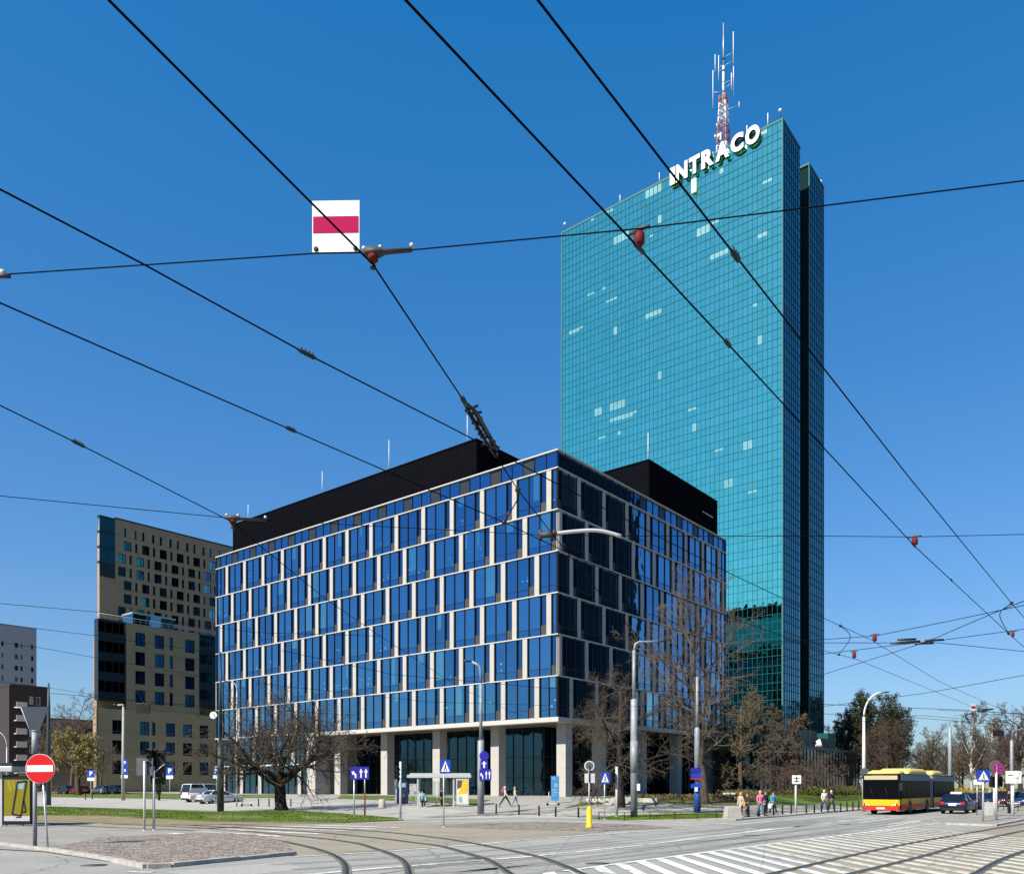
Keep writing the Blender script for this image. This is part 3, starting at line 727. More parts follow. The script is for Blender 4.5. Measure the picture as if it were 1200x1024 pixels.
g3, _ = slab_block('far_building', 'distant low grey building behind the willow', 52, 175, 842, 40, 12, FARG, [(2 + 3.2*i, 3.5 + 3.2*i) for i in range(12)], (3.0, 3.1, 1.5), FRAME, 3)
# the tall block that the office's right-hand glass reflects (beyond the right edge of the picture)
RB = mat('reflected_tower_glass', (0.006, 0.009, 0.016), 0.25, 0.0, var=0.1, spec=0.3)
rb = thing('apartment_tower', 'tall dark tower standing down the street beyond the right edge', 'apartment block', (152, 104, 0), R(0))
mb = MB(); mb.box((0, 0, 0), (34, 39.0, 104), RB)
for k in range(32): mb.box((-.15, -.15, 3.2 * k + 3), (34.15, 39.15, 3.2 * k + 3.25), MULL)
mb.build('wall', rb)
# ================================================================ ground materials
def ground_mat(name, c1, c2, scale=0.6, fine=18.0, rough=0.9, bump=0.15, cracks=0.0, tiles=None, spots=0.0, spotcol=(0.05, 0.045, 0.04)):
    m = bpy.data.materials.new(name); m.use_nodes = True; nt = m.node_tree; b = nt.nodes['Principled BSDF']; b.inputs['Roughness'].default_value = rough
    b.inputs['Specular IOR Level'].default_value = 0.3
    L = nt.links.new; tc = nd(nt, 'ShaderNodeTexCoord')
    n1 = nd(nt, 'ShaderNodeTexNoise', Scale=scale, Detail=8.0, Roughness=0.65); n2 = nd(nt, 'ShaderNodeTexNoise', Scale=fine, Detail=3.0)
    L(tc.outputs['Object'], n1.inputs['Vector']); L(tc.outputs['Object'], n2.inputs['Vector'])
    mr = nd(nt, 'ShaderNodeMapRange'); mr.inputs['From Min'].default_value = 0.32; mr.inputs['From Max'].default_value = 0.68; L(n1.outputs['Fac'], mr.inputs['Value'])
    mx = nd(nt, 'ShaderNodeMix', data_type='RGBA'); mx.inputs['A'].default_value = [c * ALB for c in c1] + [1]; mx.inputs['B'].default_value = [c * ALB for c in c2] + [1]; L(mr.outputs[0], mx.inputs['Factor'])
    mul = nd(nt, 'ShaderNodeMix', data_type='RGBA', blend_type='MULTIPLY'); mul.inputs['Factor'].default_value = 1.0
    r2 = nd(nt, 'ShaderNodeMapRange'); r2.inputs['From Min'].default_value = 0.3; r2.inputs['From Max'].default_value = 0.7; r2.inputs['To Min'].default_value = 0.78; r2.inputs['To Max'].default_value = 1.2
    L(n2.outputs['Fac'], r2.inputs['Value']); L(mx.outputs['Result'], mul.inputs['A']); L(r2.outputs[0], mul.inputs['B']); out = mul.outputs['Result']
    hgt = n2.outputs['Fac']
    if cracks:
        vo = nd(nt, 'ShaderNodeTexVoronoi', feature='DISTANCE_TO_EDGE', Scale=0.22); wn = nd(nt, 'ShaderNodeTexNoise', Scale=1.2, Detail=4.0)
        L(tc.outputs['Object'], wn.inputs['Vector']); ad = nd(nt, 'ShaderNodeMix', data_type='VECTOR'); ad.inputs['Factor'].default_value = 0.35
        L(tc.outputs['Object'], ad.inputs['A']); L(wn.outputs['Color'], ad.inputs['B']); L(ad.outputs['Result'], vo.inputs['Vector'])
        cr = nd(nt, 'ShaderNodeMapRange'); cr.inputs['From Min'].default_value = 0.0; cr.inputs['From Max'].default_value = 0.008; cr.inputs['To Min'].default_value = 1 - cracks; cr.inputs['To Max'].default_value = 1.0
        L(vo.outputs['Distance'], cr.inputs['Value']); m3 = nd(nt, 'ShaderNodeMix', data_type='RGBA', blend_type='MULTIPLY'); m3.inputs['Factor'].default_value = 1
        L(out, m3.inputs['A']); L(cr.outputs[0], m3.inputs['B']); out = m3.outputs['Result']
    if tiles:
        br = nd(nt, 'ShaderNodeTexBrick', Scale=1.0); br.inputs['Brick Width'].default_value = tiles[0]; br.inputs['Row Height'].default_value = tiles[1]; br.inputs['Mortar Size'].default_value = tiles[2]
        br.inputs['Color1'].default_value = (1, 1, 1, 1); br.inputs['Color2'].default_value = (tiles[3],) * 3 + (1,); br.inputs['Mortar'].default_value = (0.55, 0.53, 0.5, 1)
        mp = nd(nt, 'ShaderNodeMapping'); mp.inputs['Rotation'].default_value = (0, 0, -UROT); L(tc.outputs['Object'], mp.inputs['Vector']); L(mp.outputs[0], br.inputs['Vector'])
        m4 = nd(nt, 'ShaderNodeMix', data_type='RGBA', blend_type='MULTIPLY'); m4.inputs['Factor'].default_value = 1; L(out, m4.inputs['A']); L(br.outputs['Color'], m4.inputs['B']); out = m4.outputs['Result']
    if spots:
        n5 = nd(nt, 'ShaderNodeTexNoise', Scale=0.35, Detail=6.0, Roughness=0.7); L(tc.outputs['Object'], n5.inputs['Vector'])
        m5 = nd(nt, 'ShaderNodeMapRange'); m5.inputs['From Min'].default_value = 0.56; m5.inputs['From Max'].default_value = 0.72; m5.inputs['To Max'].default_value = spots; L(n5.outputs['Fac'], m5.inputs['Value'])
        m6 = nd(nt, 'ShaderNodeMix', data_type='RGBA'); L(m5.outputs[0], m6.inputs['Factor']); L(out, m6.inputs['A']); m6.inputs['B'].default_value = [c * ALB for c in spotcol] + [1]; out = m6.outputs['Result']
    L(out, b.inputs['Base Color'])
    bp = nd(nt, 'ShaderNodeBump', Strength=bump, Distance=0.02); L(hgt, bp.inputs['Height']); L(bp.outputs[0], b.inputs['Normal'])
    return m
def cobble_mat():
    m = bpy.data.materials.new('cobblestones'); m.use_nodes = True; nt = m.node_tree; b = nt.nodes['Principled BSDF']; b.inputs['Roughness'].default_value = 0.85; L = nt.links.new
    tc = nd(nt, 'ShaderNodeTexCoord'); vo = nd(nt, 'ShaderNodeTexVoronoi', Scale=5.5); ve = nd(nt, 'ShaderNodeTexVoronoi', feature='DISTANCE_TO_EDGE', Scale=5.5)
    L(tc.outputs['Object'], vo.inputs['Vector']); L(tc.outputs['Object'], ve.inputs['Vector'])
    cr = nd(nt, 'ShaderNodeValToRGB'); cr.color_ramp.elements[0].color = (0.14, 0.11, 0.087, 1); cr.color_ramp.elements[1].color = (0.30, 0.26, 0.225, 1)
    e = cr.color_ramp.elements.new(0.5); e.color = (0.215, 0.175, 0.147, 1)
    sp = nd(nt, 'ShaderNodeSeparateColor'); L(vo.outputs['Color'], sp.inputs[0]); L(sp.outputs[0], cr.inputs['Fac'])
    mr = nd(nt, 'ShaderNodeMapRange'); mr.inputs['From Max'].default_value = 0.05; mr.inputs['To Min'].default_value = 0.35; L(ve.outputs['Distance'], mr.inputs['Value'])
    mx = nd(nt, 'ShaderNodeMix', data_type='RGBA', blend_type='MULTIPLY'); mx.inputs['Factor'].default_value = 1; L(cr.outputs['Color'], mx.inputs['A']); L(mr.outputs[0], mx.inputs['B'])
    L(mx.outputs['Result'], b.inputs['Base Color'])
    m2 = nd(nt, 'ShaderNodeMapRange'); m2.inputs['From Max'].default_value = 0.1; L(ve.outputs['Distance'], m2.inputs['Value'])
    bp = nd(nt, 'ShaderNodeBump', Strength=0.9, Distance=0.05); L(m2.outputs[0], bp.inputs['Height']); L(bp.outputs[0], b.inputs['Normal'])
    return m
ASPH = ground_mat('asphalt', (0.275, 0.27, 0.255), (0.35, 0.345, 0.325), 0.25, 25, 0.85, 0.2, cracks=0.45, spots=0.5, spotcol=(0.19, 0.19, 0.18))
ASPH2 = ground_mat('old_brown_asphalt', (0.25, 0.235, 0.21), (0.34, 0.325, 0.295), 0.4, 22, 0.9, 0.2, cracks=0.4, spots=0.3, spotcol=(0.13, 0.115, 0.10))
BEIGE = ground_mat('tram_concrete', (0.25, 0.22, 0.17), (0.345, 0.31, 0.25), 0.35, 20, 0.9, 0.2, cracks=0.35, spots=0.4, spotcol=(0.17, 0.135, 0.095))
PAVE = ground_mat('paving', (0.33, 0.315, 0.29), (0.40, 0.385, 0.355), 0.25, 12, 0.9, 0.1, tiles=(1.0, 0.5, 0.02, 0.9), spots=0.2, spotcol=(0.25, 0.235, 0.21))
PALEP = ground_mat('pale_paving', (0.33, 0.32, 0.295), (0.43, 0.415, 0.385), 0.3, 12, 0.9, 0.1, spots=0.25, spotcol=(0.36, 0.35, 0.33))
GRASS = ground_mat('lawn_green', (0.045, 0.09, 0.010), (0.14, 0.18, 0.022), 0.30, 9, 0.95, 0.5, spots=0.6, spotcol=(0.17, 0.15, 0.05))
DIRT = ground_mat('worn_earth', (0.20, 0.155, 0.085), (0.30, 0.245, 0.15), 0.7, 10, 0.95, 0.5, spots=0.6, spotcol=(0.13, 0.14, 0.03))
BRUSH = ground_mat('dry_ground_cover', (0.075, 0.062, 0.025), (0.15, 0.12, 0.045), 0.9, 9, 0.95, 0.6, spots=0.5, spotcol=(0.06, 0.08, 0.02))
FARGR = ground_mat('far_ground', (0.09, 0.10, 0.05), (0.16, 0.15, 0.10), 0.02, 1.0, 0.95, 0.0)
COBB = cobble_mat()
def paint_mat(name, col, under, wear):
    m = bpy.data.materials.new(name); m.use_nodes = True; nt = m.node_tree; b = nt.nodes['Principled BSDF']; b.inputs['Roughness'].default_value = 0.75; L = nt.links.new
    tc = nd(nt, 'ShaderNodeTexCoord'); n = nd(nt, 'ShaderNodeTexNoise', Scale=3.5, Detail=8.0, Roughness=0.75); L(tc.outputs['Object'], n.inputs['Vector'])
    n0 = nd(nt, 'ShaderNodeTexNoise', Scale=0.3, Detail=2.0); L(tc.outputs['Object'], n0.inputs['Vector'])
    ad = nd(nt, 'ShaderNodeMath', operation='MULTIPLY_ADD'); L(n0.outputs['Fac'], ad.inputs[0]); ad.inputs[1].default_value = 0.5; L(n.outputs['Fac'], ad.inputs[2])
    mr = nd(nt, 'ShaderNodeMapRange'); mr.inputs['From Min'].default_value = wear; mr.inputs['From Max'].default_value = wear + 0.12; L(ad.outputs[0], mr.inputs['Value'])
    mx = nd(nt, 'ShaderNodeMix', data_type='RGBA'); mx.inputs['A'].default_value = [*col, 1]; mx.inputs['B'].default_value = [*under, 1]; L(mr.outputs[0], mx.inputs['Factor']); L(mx.outputs['Result'], b.inputs['Base Color'])
    return m
PAINT = paint_mat('road_paint', (0.50, 0.50, 0.485), (0.21, 0.21, 0.205), 0.745)
PAINTY = paint_mat('worn_road_paint', (0.46, 0.435, 0.37), (0.225, 0.20, 0.16), 0.745)
KERB = mat('kerb_stone', (0.42, 0.40, 0.37), 0.85, var=0.2, scale=2.0)
# ================================================================ ground sheet
def axis(lo, hi, a, b, step):
    xs = []; x = a
    while x <= b + 1e-6: xs.append(x); x += step
    d = step
    x = b
    while x < hi: d *= 1.5; x = min(hi, x + d); xs.append(x)
    d = step; x = a; pre = []
    while x > lo: d *= 1.5; x = max(lo, x - d); pre.append(x)
    return sorted(pre) + xs
SX = axis(-3500, 3500, 30, 72, 1.0); TX = axis(-3500, 3500, 20, 36, 0.5)
def st(s, t, dz=0.0):
    x = s * U.x + t * V.x; y = s * U.y + t * V.y
    return (x, y, ground_z(x, y) + dz)
mb = MB(); n = len(TX)
mb.add([st(s, t) for s in SX for t in TX], [(i*n+j, (i+1)*n+j, (i+1)*n+j+1, i*n+j+1) for i in range(len(SX)-1) for j in range(n-1)], PAVE, True)
tag(mb.build('ground'), kind='structure')
def sheet(name, pts, dz, material, parent=None, kind='structure', mb=None):
    bm = bmesh.new(); vs_ = [bm.verts.new((p[0], p[1], 0)) for p in pts]
    f = bm.faces.new(vs_); 
    if f.normal.z < 0: bmesh.ops.reverse_faces(bm, faces=[f])
    bmesh.ops.triangulate(bm, faces=bm.faces[:])
    ss_ = [v.co.dot(U) for v in bm.verts]; tt_ = [v.co.dot(V) for v in bm.verts]
    for ax, arr, lo, hi in ((U, SX, min(ss_), max(ss_)), (V, TX, min(tt_), max(tt_))):
        for k in arr:
            if (ax is U and not 30 <= k <= 72) or (ax is V and not 20 <= k <= 36) or not lo < k < hi: continue
            bmesh.ops.bisect_plane(bm, geom=bm.verts[:] + bm.edges[:] + bm.faces[:], plane_co=ax * k, plane_no=ax)
    bm.verts.ensure_lookup_table()
    bm.normal_update()
    out = MB() if mb is None else mb
    idx = {v: i for i, v in enumerate(bm.verts)}
    fs = [tuple(idx[v] for v in (f.verts if f.normal.z > 0 else reversed(f.verts))) for f in bm.faces]
    out.add([(v.co.x, v.co.y, ground_z(v.co.x, v.co.y) + dz) for v in bm.verts], fs, material)
    bm.free()
    if mb is not None: return mb
    return tag(out.build(name), kind=kind)
def pxs(*pts): return [gp(*p) for p in pts]
road_top = pxs((-300, 1001), (0, 1003), (345, 1003), (560, 989), (700, 975), (770, 968), (860, 961.5), (1010, 949))
Kd = U; K0 = gp(1010, 949)
sheet('road', [Vector((-80, 3, 0))] + [Vector((140, 3, 0)), Vector((300, 80, 0))] + [K0 + Kd * 400 + Vector((60, -40, 0)), K0 + Kd * 400] + road_top[::-1], 0.010, ASPH)
sheet('tram_bed', pxs((40, 957), (230, 967), (420, 964), (480, 962.5), (600, 967), (720, 972), (700, 975.2), (560, 989.2), (350, 1003), (200, 990), (0, 985), (-120, 975)), 0.018, BEIGE)
sheet('tram_bed', pxs((850, 1034), (930, 1014), (1040, 991), (1100, 978), (1200, 962), (1330, 945), (1420, 960), (1420, 1034)), 0.018, BEIGE)
sheet('left_pavement', pxs((-200, 968), (60, 968), (230, 973), (300, 980), (330, 985), (345, 1000), (180, 1018), (50, 998), (-200, 985)), 0.028, ASPH2)
sheet('pavement_strip', pxs((460, 961), (600, 958), (760, 962), (860, 960.8), (1010, 948), (1010, 946.3), (850, 958), (740, 961), (600, 955.5), (480, 958)), 0.018, PALEP)
sheet('side_street', pxs((-200, 941), (60, 944.5), (260, 950), (340, 949), (470, 959), (560, 951), (460, 942), (360, 938), (200, 937), (60, 934), (-200, 931)), 0.018, PALEP)
sheet('lawn', pxs((-60, 944), (60, 945), (255, 951), (300, 950), (345, 949.5), (400, 953), (470, 958.5), (472, 961), (400, 964), (250, 963), (120, 956), (-60, 955)), 0.035, GRASS)
sheet('worn_verge', pxs((-60, 955), (120, 956), (250, 963), (400, 964), (300, 966), (200, 967), (60, 962), (-60, 966)), 0.030, DIRT)
sheet('cobbled_strip', pxs((505, 968), (560, 964), (640, 963), (750, 966), (790, 970), (700, 974), (600, 972)), 0.026, COBB)
sheet('lawn', pxs((660, 947), (700, 941.5), (760, 942), (850, 944), (940, 943), (1010, 938), (1010, 924.5), (760, 929.5), (690, 938)), 0.03, GRASS)
sheet('lawn', pxs((690, 959.2), (720, 955.6), (860, 953.5), (866, 957.5), (800, 959.6), (735, 961)), 0.03, GRASS)
sheet('far_lawn', [K0 + Kd*8 + V*3, K0 + Kd*300 + V*3, K0 + Kd*300 + V*60, K0 + Kd*30 + V*24, K0 + Kd*8 + V*20], 0.03, GRASS)
sheet('right_lawn', [K0 + Kd*25 - V*26, K0 + Kd*300 - V*30, K0 + Kd*300 - V*120, K0 + Kd*10 - V*80], 0.03, GRASS)
sheet('lawn', pxs((60, 933.5), (250, 936.5), (250, 931), (150, 928.5), (60, 929)), 0.03, GRASS)
sheet('lawn', pxs((262, 934.5), (330, 934.6), (325, 930.5), (262, 931)), 0.03, GRASS)
sheet('lawn', pxs((395, 935.4), (470, 938), (556, 943), (575, 937), (470, 932.5), (400, 931.5)), 0.03, GRASS)
sheet('shrub_bed', pxs((735, 941), (870, 944.5), (900, 933), (760, 929.3)), 0.04, BRUSH)
# raised cobbled island with kerb stones
def raised(name, pts, h, material, kerbw=0.22):
    pts = [Vector((p.x, p.y, 0)) for p in pts]; n = len(pts)
    ar = sum(pts[i].x*pts[(i+1)%n].y - pts[(i+1)%n].x*pts[i].y for i in range(n))
    if ar < 0: pts.reverse()
    mb = MB(); mb.add([(p.x, p.y, h) for p in pts] + [(p.x, p.y, -.02) for p in pts], [tuple(range(n))] + [(i, n+i, n+(i+1)%n, (i+1)%n)[::-1] if False else (n+i, n+(i+1)%n, (i+1)%n, i) for i in range(n)], material)
    return tag(mb.build(name), kind='structure')
def kerb_line(pts, name, h=0.12, w=0.2, stone=1.0):
    mb = MB(); rr = random.Random(4)
    for a, b in zip(pts, pts[1:]):
        d = b - a; d.z = 0; L = d.length; d.normalize(); nrm = Vector((-d.y, d.x, 0)); k = max(1, round(L / stone))
        for i in range(k):
            p = a + d * (L*i/k + .008); q = a + d * (L*(i+1)/k - .008); hh = h + rr.uniform(-.012, .006)
            v = [p - nrm*w/2, q - nrm*w/2, q + nrm*w/2, p + nrm*w/2]
            z0 = ground_z(p.x, p.y)
            mb.add([(c.x, c.y, z0 - .05) for c in v] + [(c.x, c.y, z0 + hh) for c in v], [(0,3,2,1),(4,5,6,7),(0,1,5,4),(1,2,6,5),(2,3,7,6),(3,0,4,7)], KERB)
    return tag(mb.build(name), kind='structure')
isl = pxs((60, 997), (175, 1017), (240, 1012), (345, 1001), (335, 990), (300, 980), (240, 978), (120, 983))
raised('cobbled_island', isl, 0.10, COBB)
kerb_line(pxs((-150, 978), (0, 990), (60, 997.5), (120, 1007), (172, 1017.5), (200, 1016), (345, 1001.5)), 'kerb')
kerb_line(pxs((760, 962), (860, 961.3), (1010, 948.8)) + [K0 + Kd*60, K0 + Kd*200], 'kerb', 0.10)
# right-hand traffic island
ri = pxs((1084, 961), (1110, 966), (1165, 968), (1230, 955), (1330, 940), (1290, 935), (1180, 948.5))
raised('traffic_island', ri, 0.10, ASPH2)
kerb_line(ri[:5], 'kerb', 0.11)
def smooth_pts(pts, n=6):
    out = []
    P = [pts[0]*2 - pts[1]] + pts + [pts[-1]*2 - pts[-2]]
    for i in range(1, len(P) - 2):
        for k in range(n):
            t = k / n; p0, p1, p2, p3 = P[i-1], P[i], P[i+1], P[i+2]
            out.append(0.5 * ((2*p1) + (p2 - p0)*t + (2*p0 - 5*p1 + 4*p2 - p3)*t*t + (3*p1 - p0 - 3*p2 + p3)*t*t*t))
    return out + [P[-2]]
def ribbon(mb, pts, off, w, dz, material):
    v = []; n = len(pts)
    for i, p in enumerate(pts):
        d = (pts[min(i+1, n-1)] - pts[max(i-1, 0)]); d.z = 0; d.normalize(); nn = Vector((-d.y, d.x, 0))
        for s in (-1, 1):
            q = p + nn * (off + s * w / 2); v.append((q.x, q.y, ground_z(q.x, q.y) + dz))
    mb.add(v, [(2*i+1, 2*i, 2*i+2, 2*i+3) for i in range(n-1)], material)
# repaired and stained areas of the road surface
PATCH = ground_mat('asphalt_patch', (0.17, 0.17, 0.165), (0.23, 0.23, 0.22), 0.5, 25, 0.9, 0.2); PATCHL = ground_mat('asphalt_pale_patch', (0.33, 0.325, 0.31), (0.39, 0.385, 0.365), 0.5, 25, 0.9, 0.2)
for pp, m in ((((700, 984), (800, 975), (850, 979), (760, 990)), PATCHL), (((640, 1000), (700, 992), (735, 997), (670, 1007)), PATCHL), (((860, 968), (930, 961), (965, 963), (890, 971)), PATCH), (((470, 1010), (540, 1003), (560, 1010), (500, 1018)), PATCH), (((190, 1022), (330, 1010), (360, 1018), (250, 1030)), PATCHL)):
    sheet('road_patch', pxs(*pp), 0.014, m)
TYREM = ground_mat('tyre_worn_asphalt', (0.215, 0.21, 0.20), (0.27, 0.265, 0.25), 1.5, 25, 0.8, 0.1)
mb = MB()
for pl_ in (((420, 1024), (600, 1012), (800, 992), (960, 972), (1040, 961)), ((330, 1016), (520, 1004), (700, 988), (860, 972), (990, 958)), ((560, 1026), (700, 1008), (860, 986), (1000, 969), (1075, 960)), ((640, 997), (760, 985), (900, 969), (1000, 958.5))):
    q = smooth_pts(pxs(*pl_), 6); ribbon(mb, q, -.75, .34, .0155, TYREM); ribbon(mb, q, .75, .34, .0155, TYREM)
tag(mb.build('tyre_track'), kind='structure')
IRON = mat('cast_iron', (0.10, 0.095, 0.09), 0.6, 0.3, var=.3, scale=8)
for px, py in ((560, 1006), (880, 979), (700, 1012), (110, 1014), (990, 966)):
    c = gp(px, py); mb = MB(); mb.tube([(c.x, c.y, .0), (c.x, c.y, .019)], .33, IRON, 24); tag(mb.build('manhole_cover'), kind='structure')
for pp in (((80, 949), (150, 951), (170, 955), (100, 954)), ((230, 955), (300, 955.5), (320, 959), (250, 960)), ((350, 956), (400, 957), (410, 960), (360, 960.5)), ((30, 950), (60, 950), (70, 953), (35, 953))): sheet('worn_patch', pxs(*pp), 0.041, DIRT)
SEALJ = mat('joint_sealant', (0.06, 0.06, 0.06), 0.8, var=.2)
# painted lines
def stripe(mb, pts, w, material, dz=0.024):
    P = [Vector((p[0], p[1], 0)) for p in pts]
    for a, b in zip(P, P[1:]):
        d = (b - a).normalized(); nn = Vector((-d.y, d.x, 0)) * w / 2
        sheet('x', [a - nn, b - nn, b + nn, a + nn], dz, material, mb=mb)
mb = MB()
stripe(mb, pxs((345, 1004), (440, 999), (560, 989.5), (640, 982), (770, 973), (830, 969)), 0.20, PAINT)
tag(mb.build('edge_line'), kind='structure')
mb = MB()
stripe(mb, pxs((330, 1028), (440, 1018), (620, 1004), (760, 989.5), (860, 977), (1000, 961), (1060, 955.5)), 0.24, PAINT)
tag(mb.build('lane_line'), kind='structure')
mb = MB()
for a, b in (((800, 968), (852, 964.6)), ((870, 975), (905, 971)), ((930, 969), (990, 961.5)), ((1005, 964), (1060, 957)), ((1040, 969), (1085, 961)), ((850, 967.2), (1000, 953.5)), ((1040, 966), (1120, 957))): stripe(mb, pxs(a, b), 0.2, PAINT)
tag(mb.build('lane_dashes'), kind='structure')
mb = MB()
stripe(mb, pxs((660, 1021), (760, 1007.6), (940, 984.5), (1025, 974), (1127, 961.5)), 0.2, PAINT)
tag(mb.build('hatch_border'), kind='structure')
mb = MB(); B0 = gp(690.8, 1016.6); B1 = gp(1060, 970)
bd = (B1 - B0); bd.z = 0; BLn = bd.length; bd.normalize(); hd = Vector((0.06, -1, 0)).normalized()
k = -3
while k < BLn:
    a = B0 + bd * (k + 0.1); ln = min(15 + 0.2 * k, a.y - 13)
    w = bd * 0.46
    a2 = a + hd * ln
    sheet('x', [a, a2, a2 + w, a + w], 0.026, PAINT if k < 9 else PAINTY, mb=mb); k += 1.0
tag(mb.build('hatching'), kind='structure')
mb = MB()
for (a, b) in (((200, 976.5), (300, 983.2)), ((232, 974), (330, 980.5)), ((262, 972), (375, 977.5)), ((298, 970), (405, 973.8)), ((330, 968.3), (440, 971.8)), ((368, 967), (470, 970))): stripe(mb, pxs(a, b), 0.5, PAINT, 0.034)
tag(mb.build('zebra_crossing'), kind='structure')
mb = MB(); stripe(mb, pxs((150, 1022), (180, 1022.5)), .25, PAINT); stripe(mb, pxs((95, 976.5), (200, 981.5)), .12, PAINT, .036); tag(mb.build('worn_line'), kind='structure')
mb = MB()
for pl_ in (((700, 975), (760, 984), (830, 985), (900, 981)), ((880, 985), (985, 976), (1060, 972)), ((420, 1028), (520, 1014), (600, 1012))):
    q = smooth_pts(pxs(*pl_), 5); ribbon(mb, q, 0, 0.05, 0.0165, SEALJ)
tag(mb.build('joint_line'), kind='structure')
# tram rails: polylines smoothed, groove and steel head
RAILD = mat('rail_groove', (0.03, 0.028, 0.026), 0.6, var=0.2); RAILS = mat('rail_steel', (0.13, 0.125, 0.12), 0.55, 0.7, var=0.2); SEAL = mat('rail_seal', (0.21, 0.19, 0.165), 0.9, var=0.25)
def rail(pxp, ext=None):
    pts = pxs(*pxp)
    if ext: pts.append(pts[-1] + (pts[-1] - pts[-2]).normalized() * ext)
    pts = smooth_pts(pts); mb = MB()
    ribbon(mb, pts, 0, 0.24, 0.032, SEAL); ribbon(mb, pts, 0.03, 0.085, 0.036, RAILD); ribbon(mb, pts, -0.055, 0.06, 0.042, RAILS)
    tag(mb.build('tram_rail'), kind='structure')
rail([(60, 966), (160, 971), (250, 975), (300, 981), (350, 990), (385, 1000), (403, 1012), (406, 1030)], 3)
rail([(120, 965), (240, 970.5), (350, 980), (410, 987), (440, 995), (462, 1003), (475, 1012), (481, 1030)], 3)
rail([(200, 966), (350, 974), (440, 982), (479, 986.8), (516, 991.7), (548, 1000.4), (574, 1009), (600, 1026)], 4)
rail([(260, 966), (420, 973), (505, 981), (561, 989.6), (624, 1002.6), (657, 1013.4), (690, 1028)], 4)
rail([(860, 1034), (920, 1021), (1001.7, 1002), (1069, 988), (1148.6, 974), (1200, 965.5), (1290, 953)], 30)
rail([(975, 1030), (1041, 1014), (1088, 1002), (1127.6, 990.7), (1200, 973.5), (1300, 957)], 30)
rail([(1120, 1034), (1144, 1024), (1200, 998), (1300, 968)], 30)
rail([(1230, 1024), (1300, 986), (1400, 960)], 30)
# ================================================================ trees and plants
BARK = mat('grey_brown_bark', (0.085, 0.065, 0.047), 0.9, var=0.35, scale=4, bump=0.4); BARKD = mat('dark_bark', (0.035, 0.028, 0.022), 0.9, var=0.35, scale=4, bump=0.4)
TWIG = mat('brown_twigs', (0.135, 0.105, 0.078), 0.9, var=0.3, scale=0.6); TWIGD = mat('dark_twigs', (0.085, 0.066, 0.050), 0.9, var=0.3, scale=0.6)
TWIGR = mat('red_brown_twigs', (0.105, 0.072, 0.057), 0.9, var=0.3, scale=0.6); TWIGO = mat('olive_twigs', (0.16, 0.13, 0.07), 0.9, var=0.3, scale=0.6); BIRCH = mat('birch_bark', (0.55, 0.52, 0.47), 0.8, var=0.3, scale=5)
LEAFW = mat('willow_leaf', (0.30, 0.26, 0.07), 0.7, var=0.35, scale=1.2); LEAFG = mat('evergreen_leaf', (0.030, 0.045, 0.018), 0.7, var=0.4, scale=1.0)
LEAFY = mat('yellow_blossom', (0.42, 0.32, 0.03), 0.7, var=0.3, scale=1.5); LEAFB = mat('brown_bud', (0.14, 0.11, 0.065), 0.8, var=0.3, scale=1.0)
def rdir(rng): 
    while True:
        v = Vector((rng.uniform(-1,1), rng.uniform(-1,1), rng.uniform(-1,1)))
        if 0.05 < v.length < 1: return v.normalized()
def leaf(mb, c, s, rng, m):
    a = rdir(rng) * s; b = rdir(rng); b = (b - a * (b.dot(a) / a.length_squared)); b = b.normalized() * s * 0.55
    mb.add([c - a, c + b, c + a, c - b], [(0, 1, 2, 3)], m)
def branch(S, rng, p, d, L, r, lvl):
    n = (6, 5, 4, 3, 2, 2)[lvl]; sides = (10, 7, 5, 4, 3, 3)[lvl]
    pts = [p]; rad = [r]; dirs = [d]
    for i in range(n):
        d = (d + rdir(rng) * S['wander'][lvl] + Vector((0, 0, S['up'][lvl]))).normalized()
        p = p + d * (L / n); pts.append(p); dirs.append(d); rad.append(max(S['rmin'], r * (1 - (1 - S['taper'][lvl]) * (i + 1) / n)))
    if lvl == 0: rad[0] = r * 1.35
    tr = lvl <= S['trunk_lvl']
    (S['T'] if tr else S['C']).tube(pts, rad, S['bark'] if tr else S['twig'], sides, cap=False)
    if lvl >= S['max']:
        if S.get('leaf'):
            for _ in range(S['nleaf']):
                t = rng.random() * (len(pts) - 1); i = int(t); q = pts[i].lerp(pts[i+1], t - i)
                leaf(S['C'], q + rdir(rng) * S['lspread'], S['lsize'] * rng.uniform(.6, 1.3), rng, S['leaf'])
        return
    k = S['n'][lvl]; az = rng.uniform(0, 6.28)
    for j in range(k):
        t = S['start'][lvl] + (1 - S['start'][lvl]) * ((j + rng.random()) / k)
        f = t * n; i = min(int(f), n - 1); q = pts[i].lerp(pts[i+1], f - i); dd = dirs[i+1]
        az += 2.4 + rng.uniform(-.5, .5); x = dd.orthogonal().normalized(); y = dd.cross(x)
        ang = R(rng.uniform(*S['ang'][lvl])); nd_ = dd * math.cos(ang) + (x * math.cos(az) + y * math.sin(az)) * math.sin(ang)
        rr = rad[i] * (1 - (f - i)) + rad[i+1] * (f - i)
        branch(S, rng, q, nd_, L * S['len'][lvl] * (1 - S['lt'] * t) * rng.uniform(.75, 1.2), max(S['rmin'], rr * S['rr'][lvl]), lvl + 1)
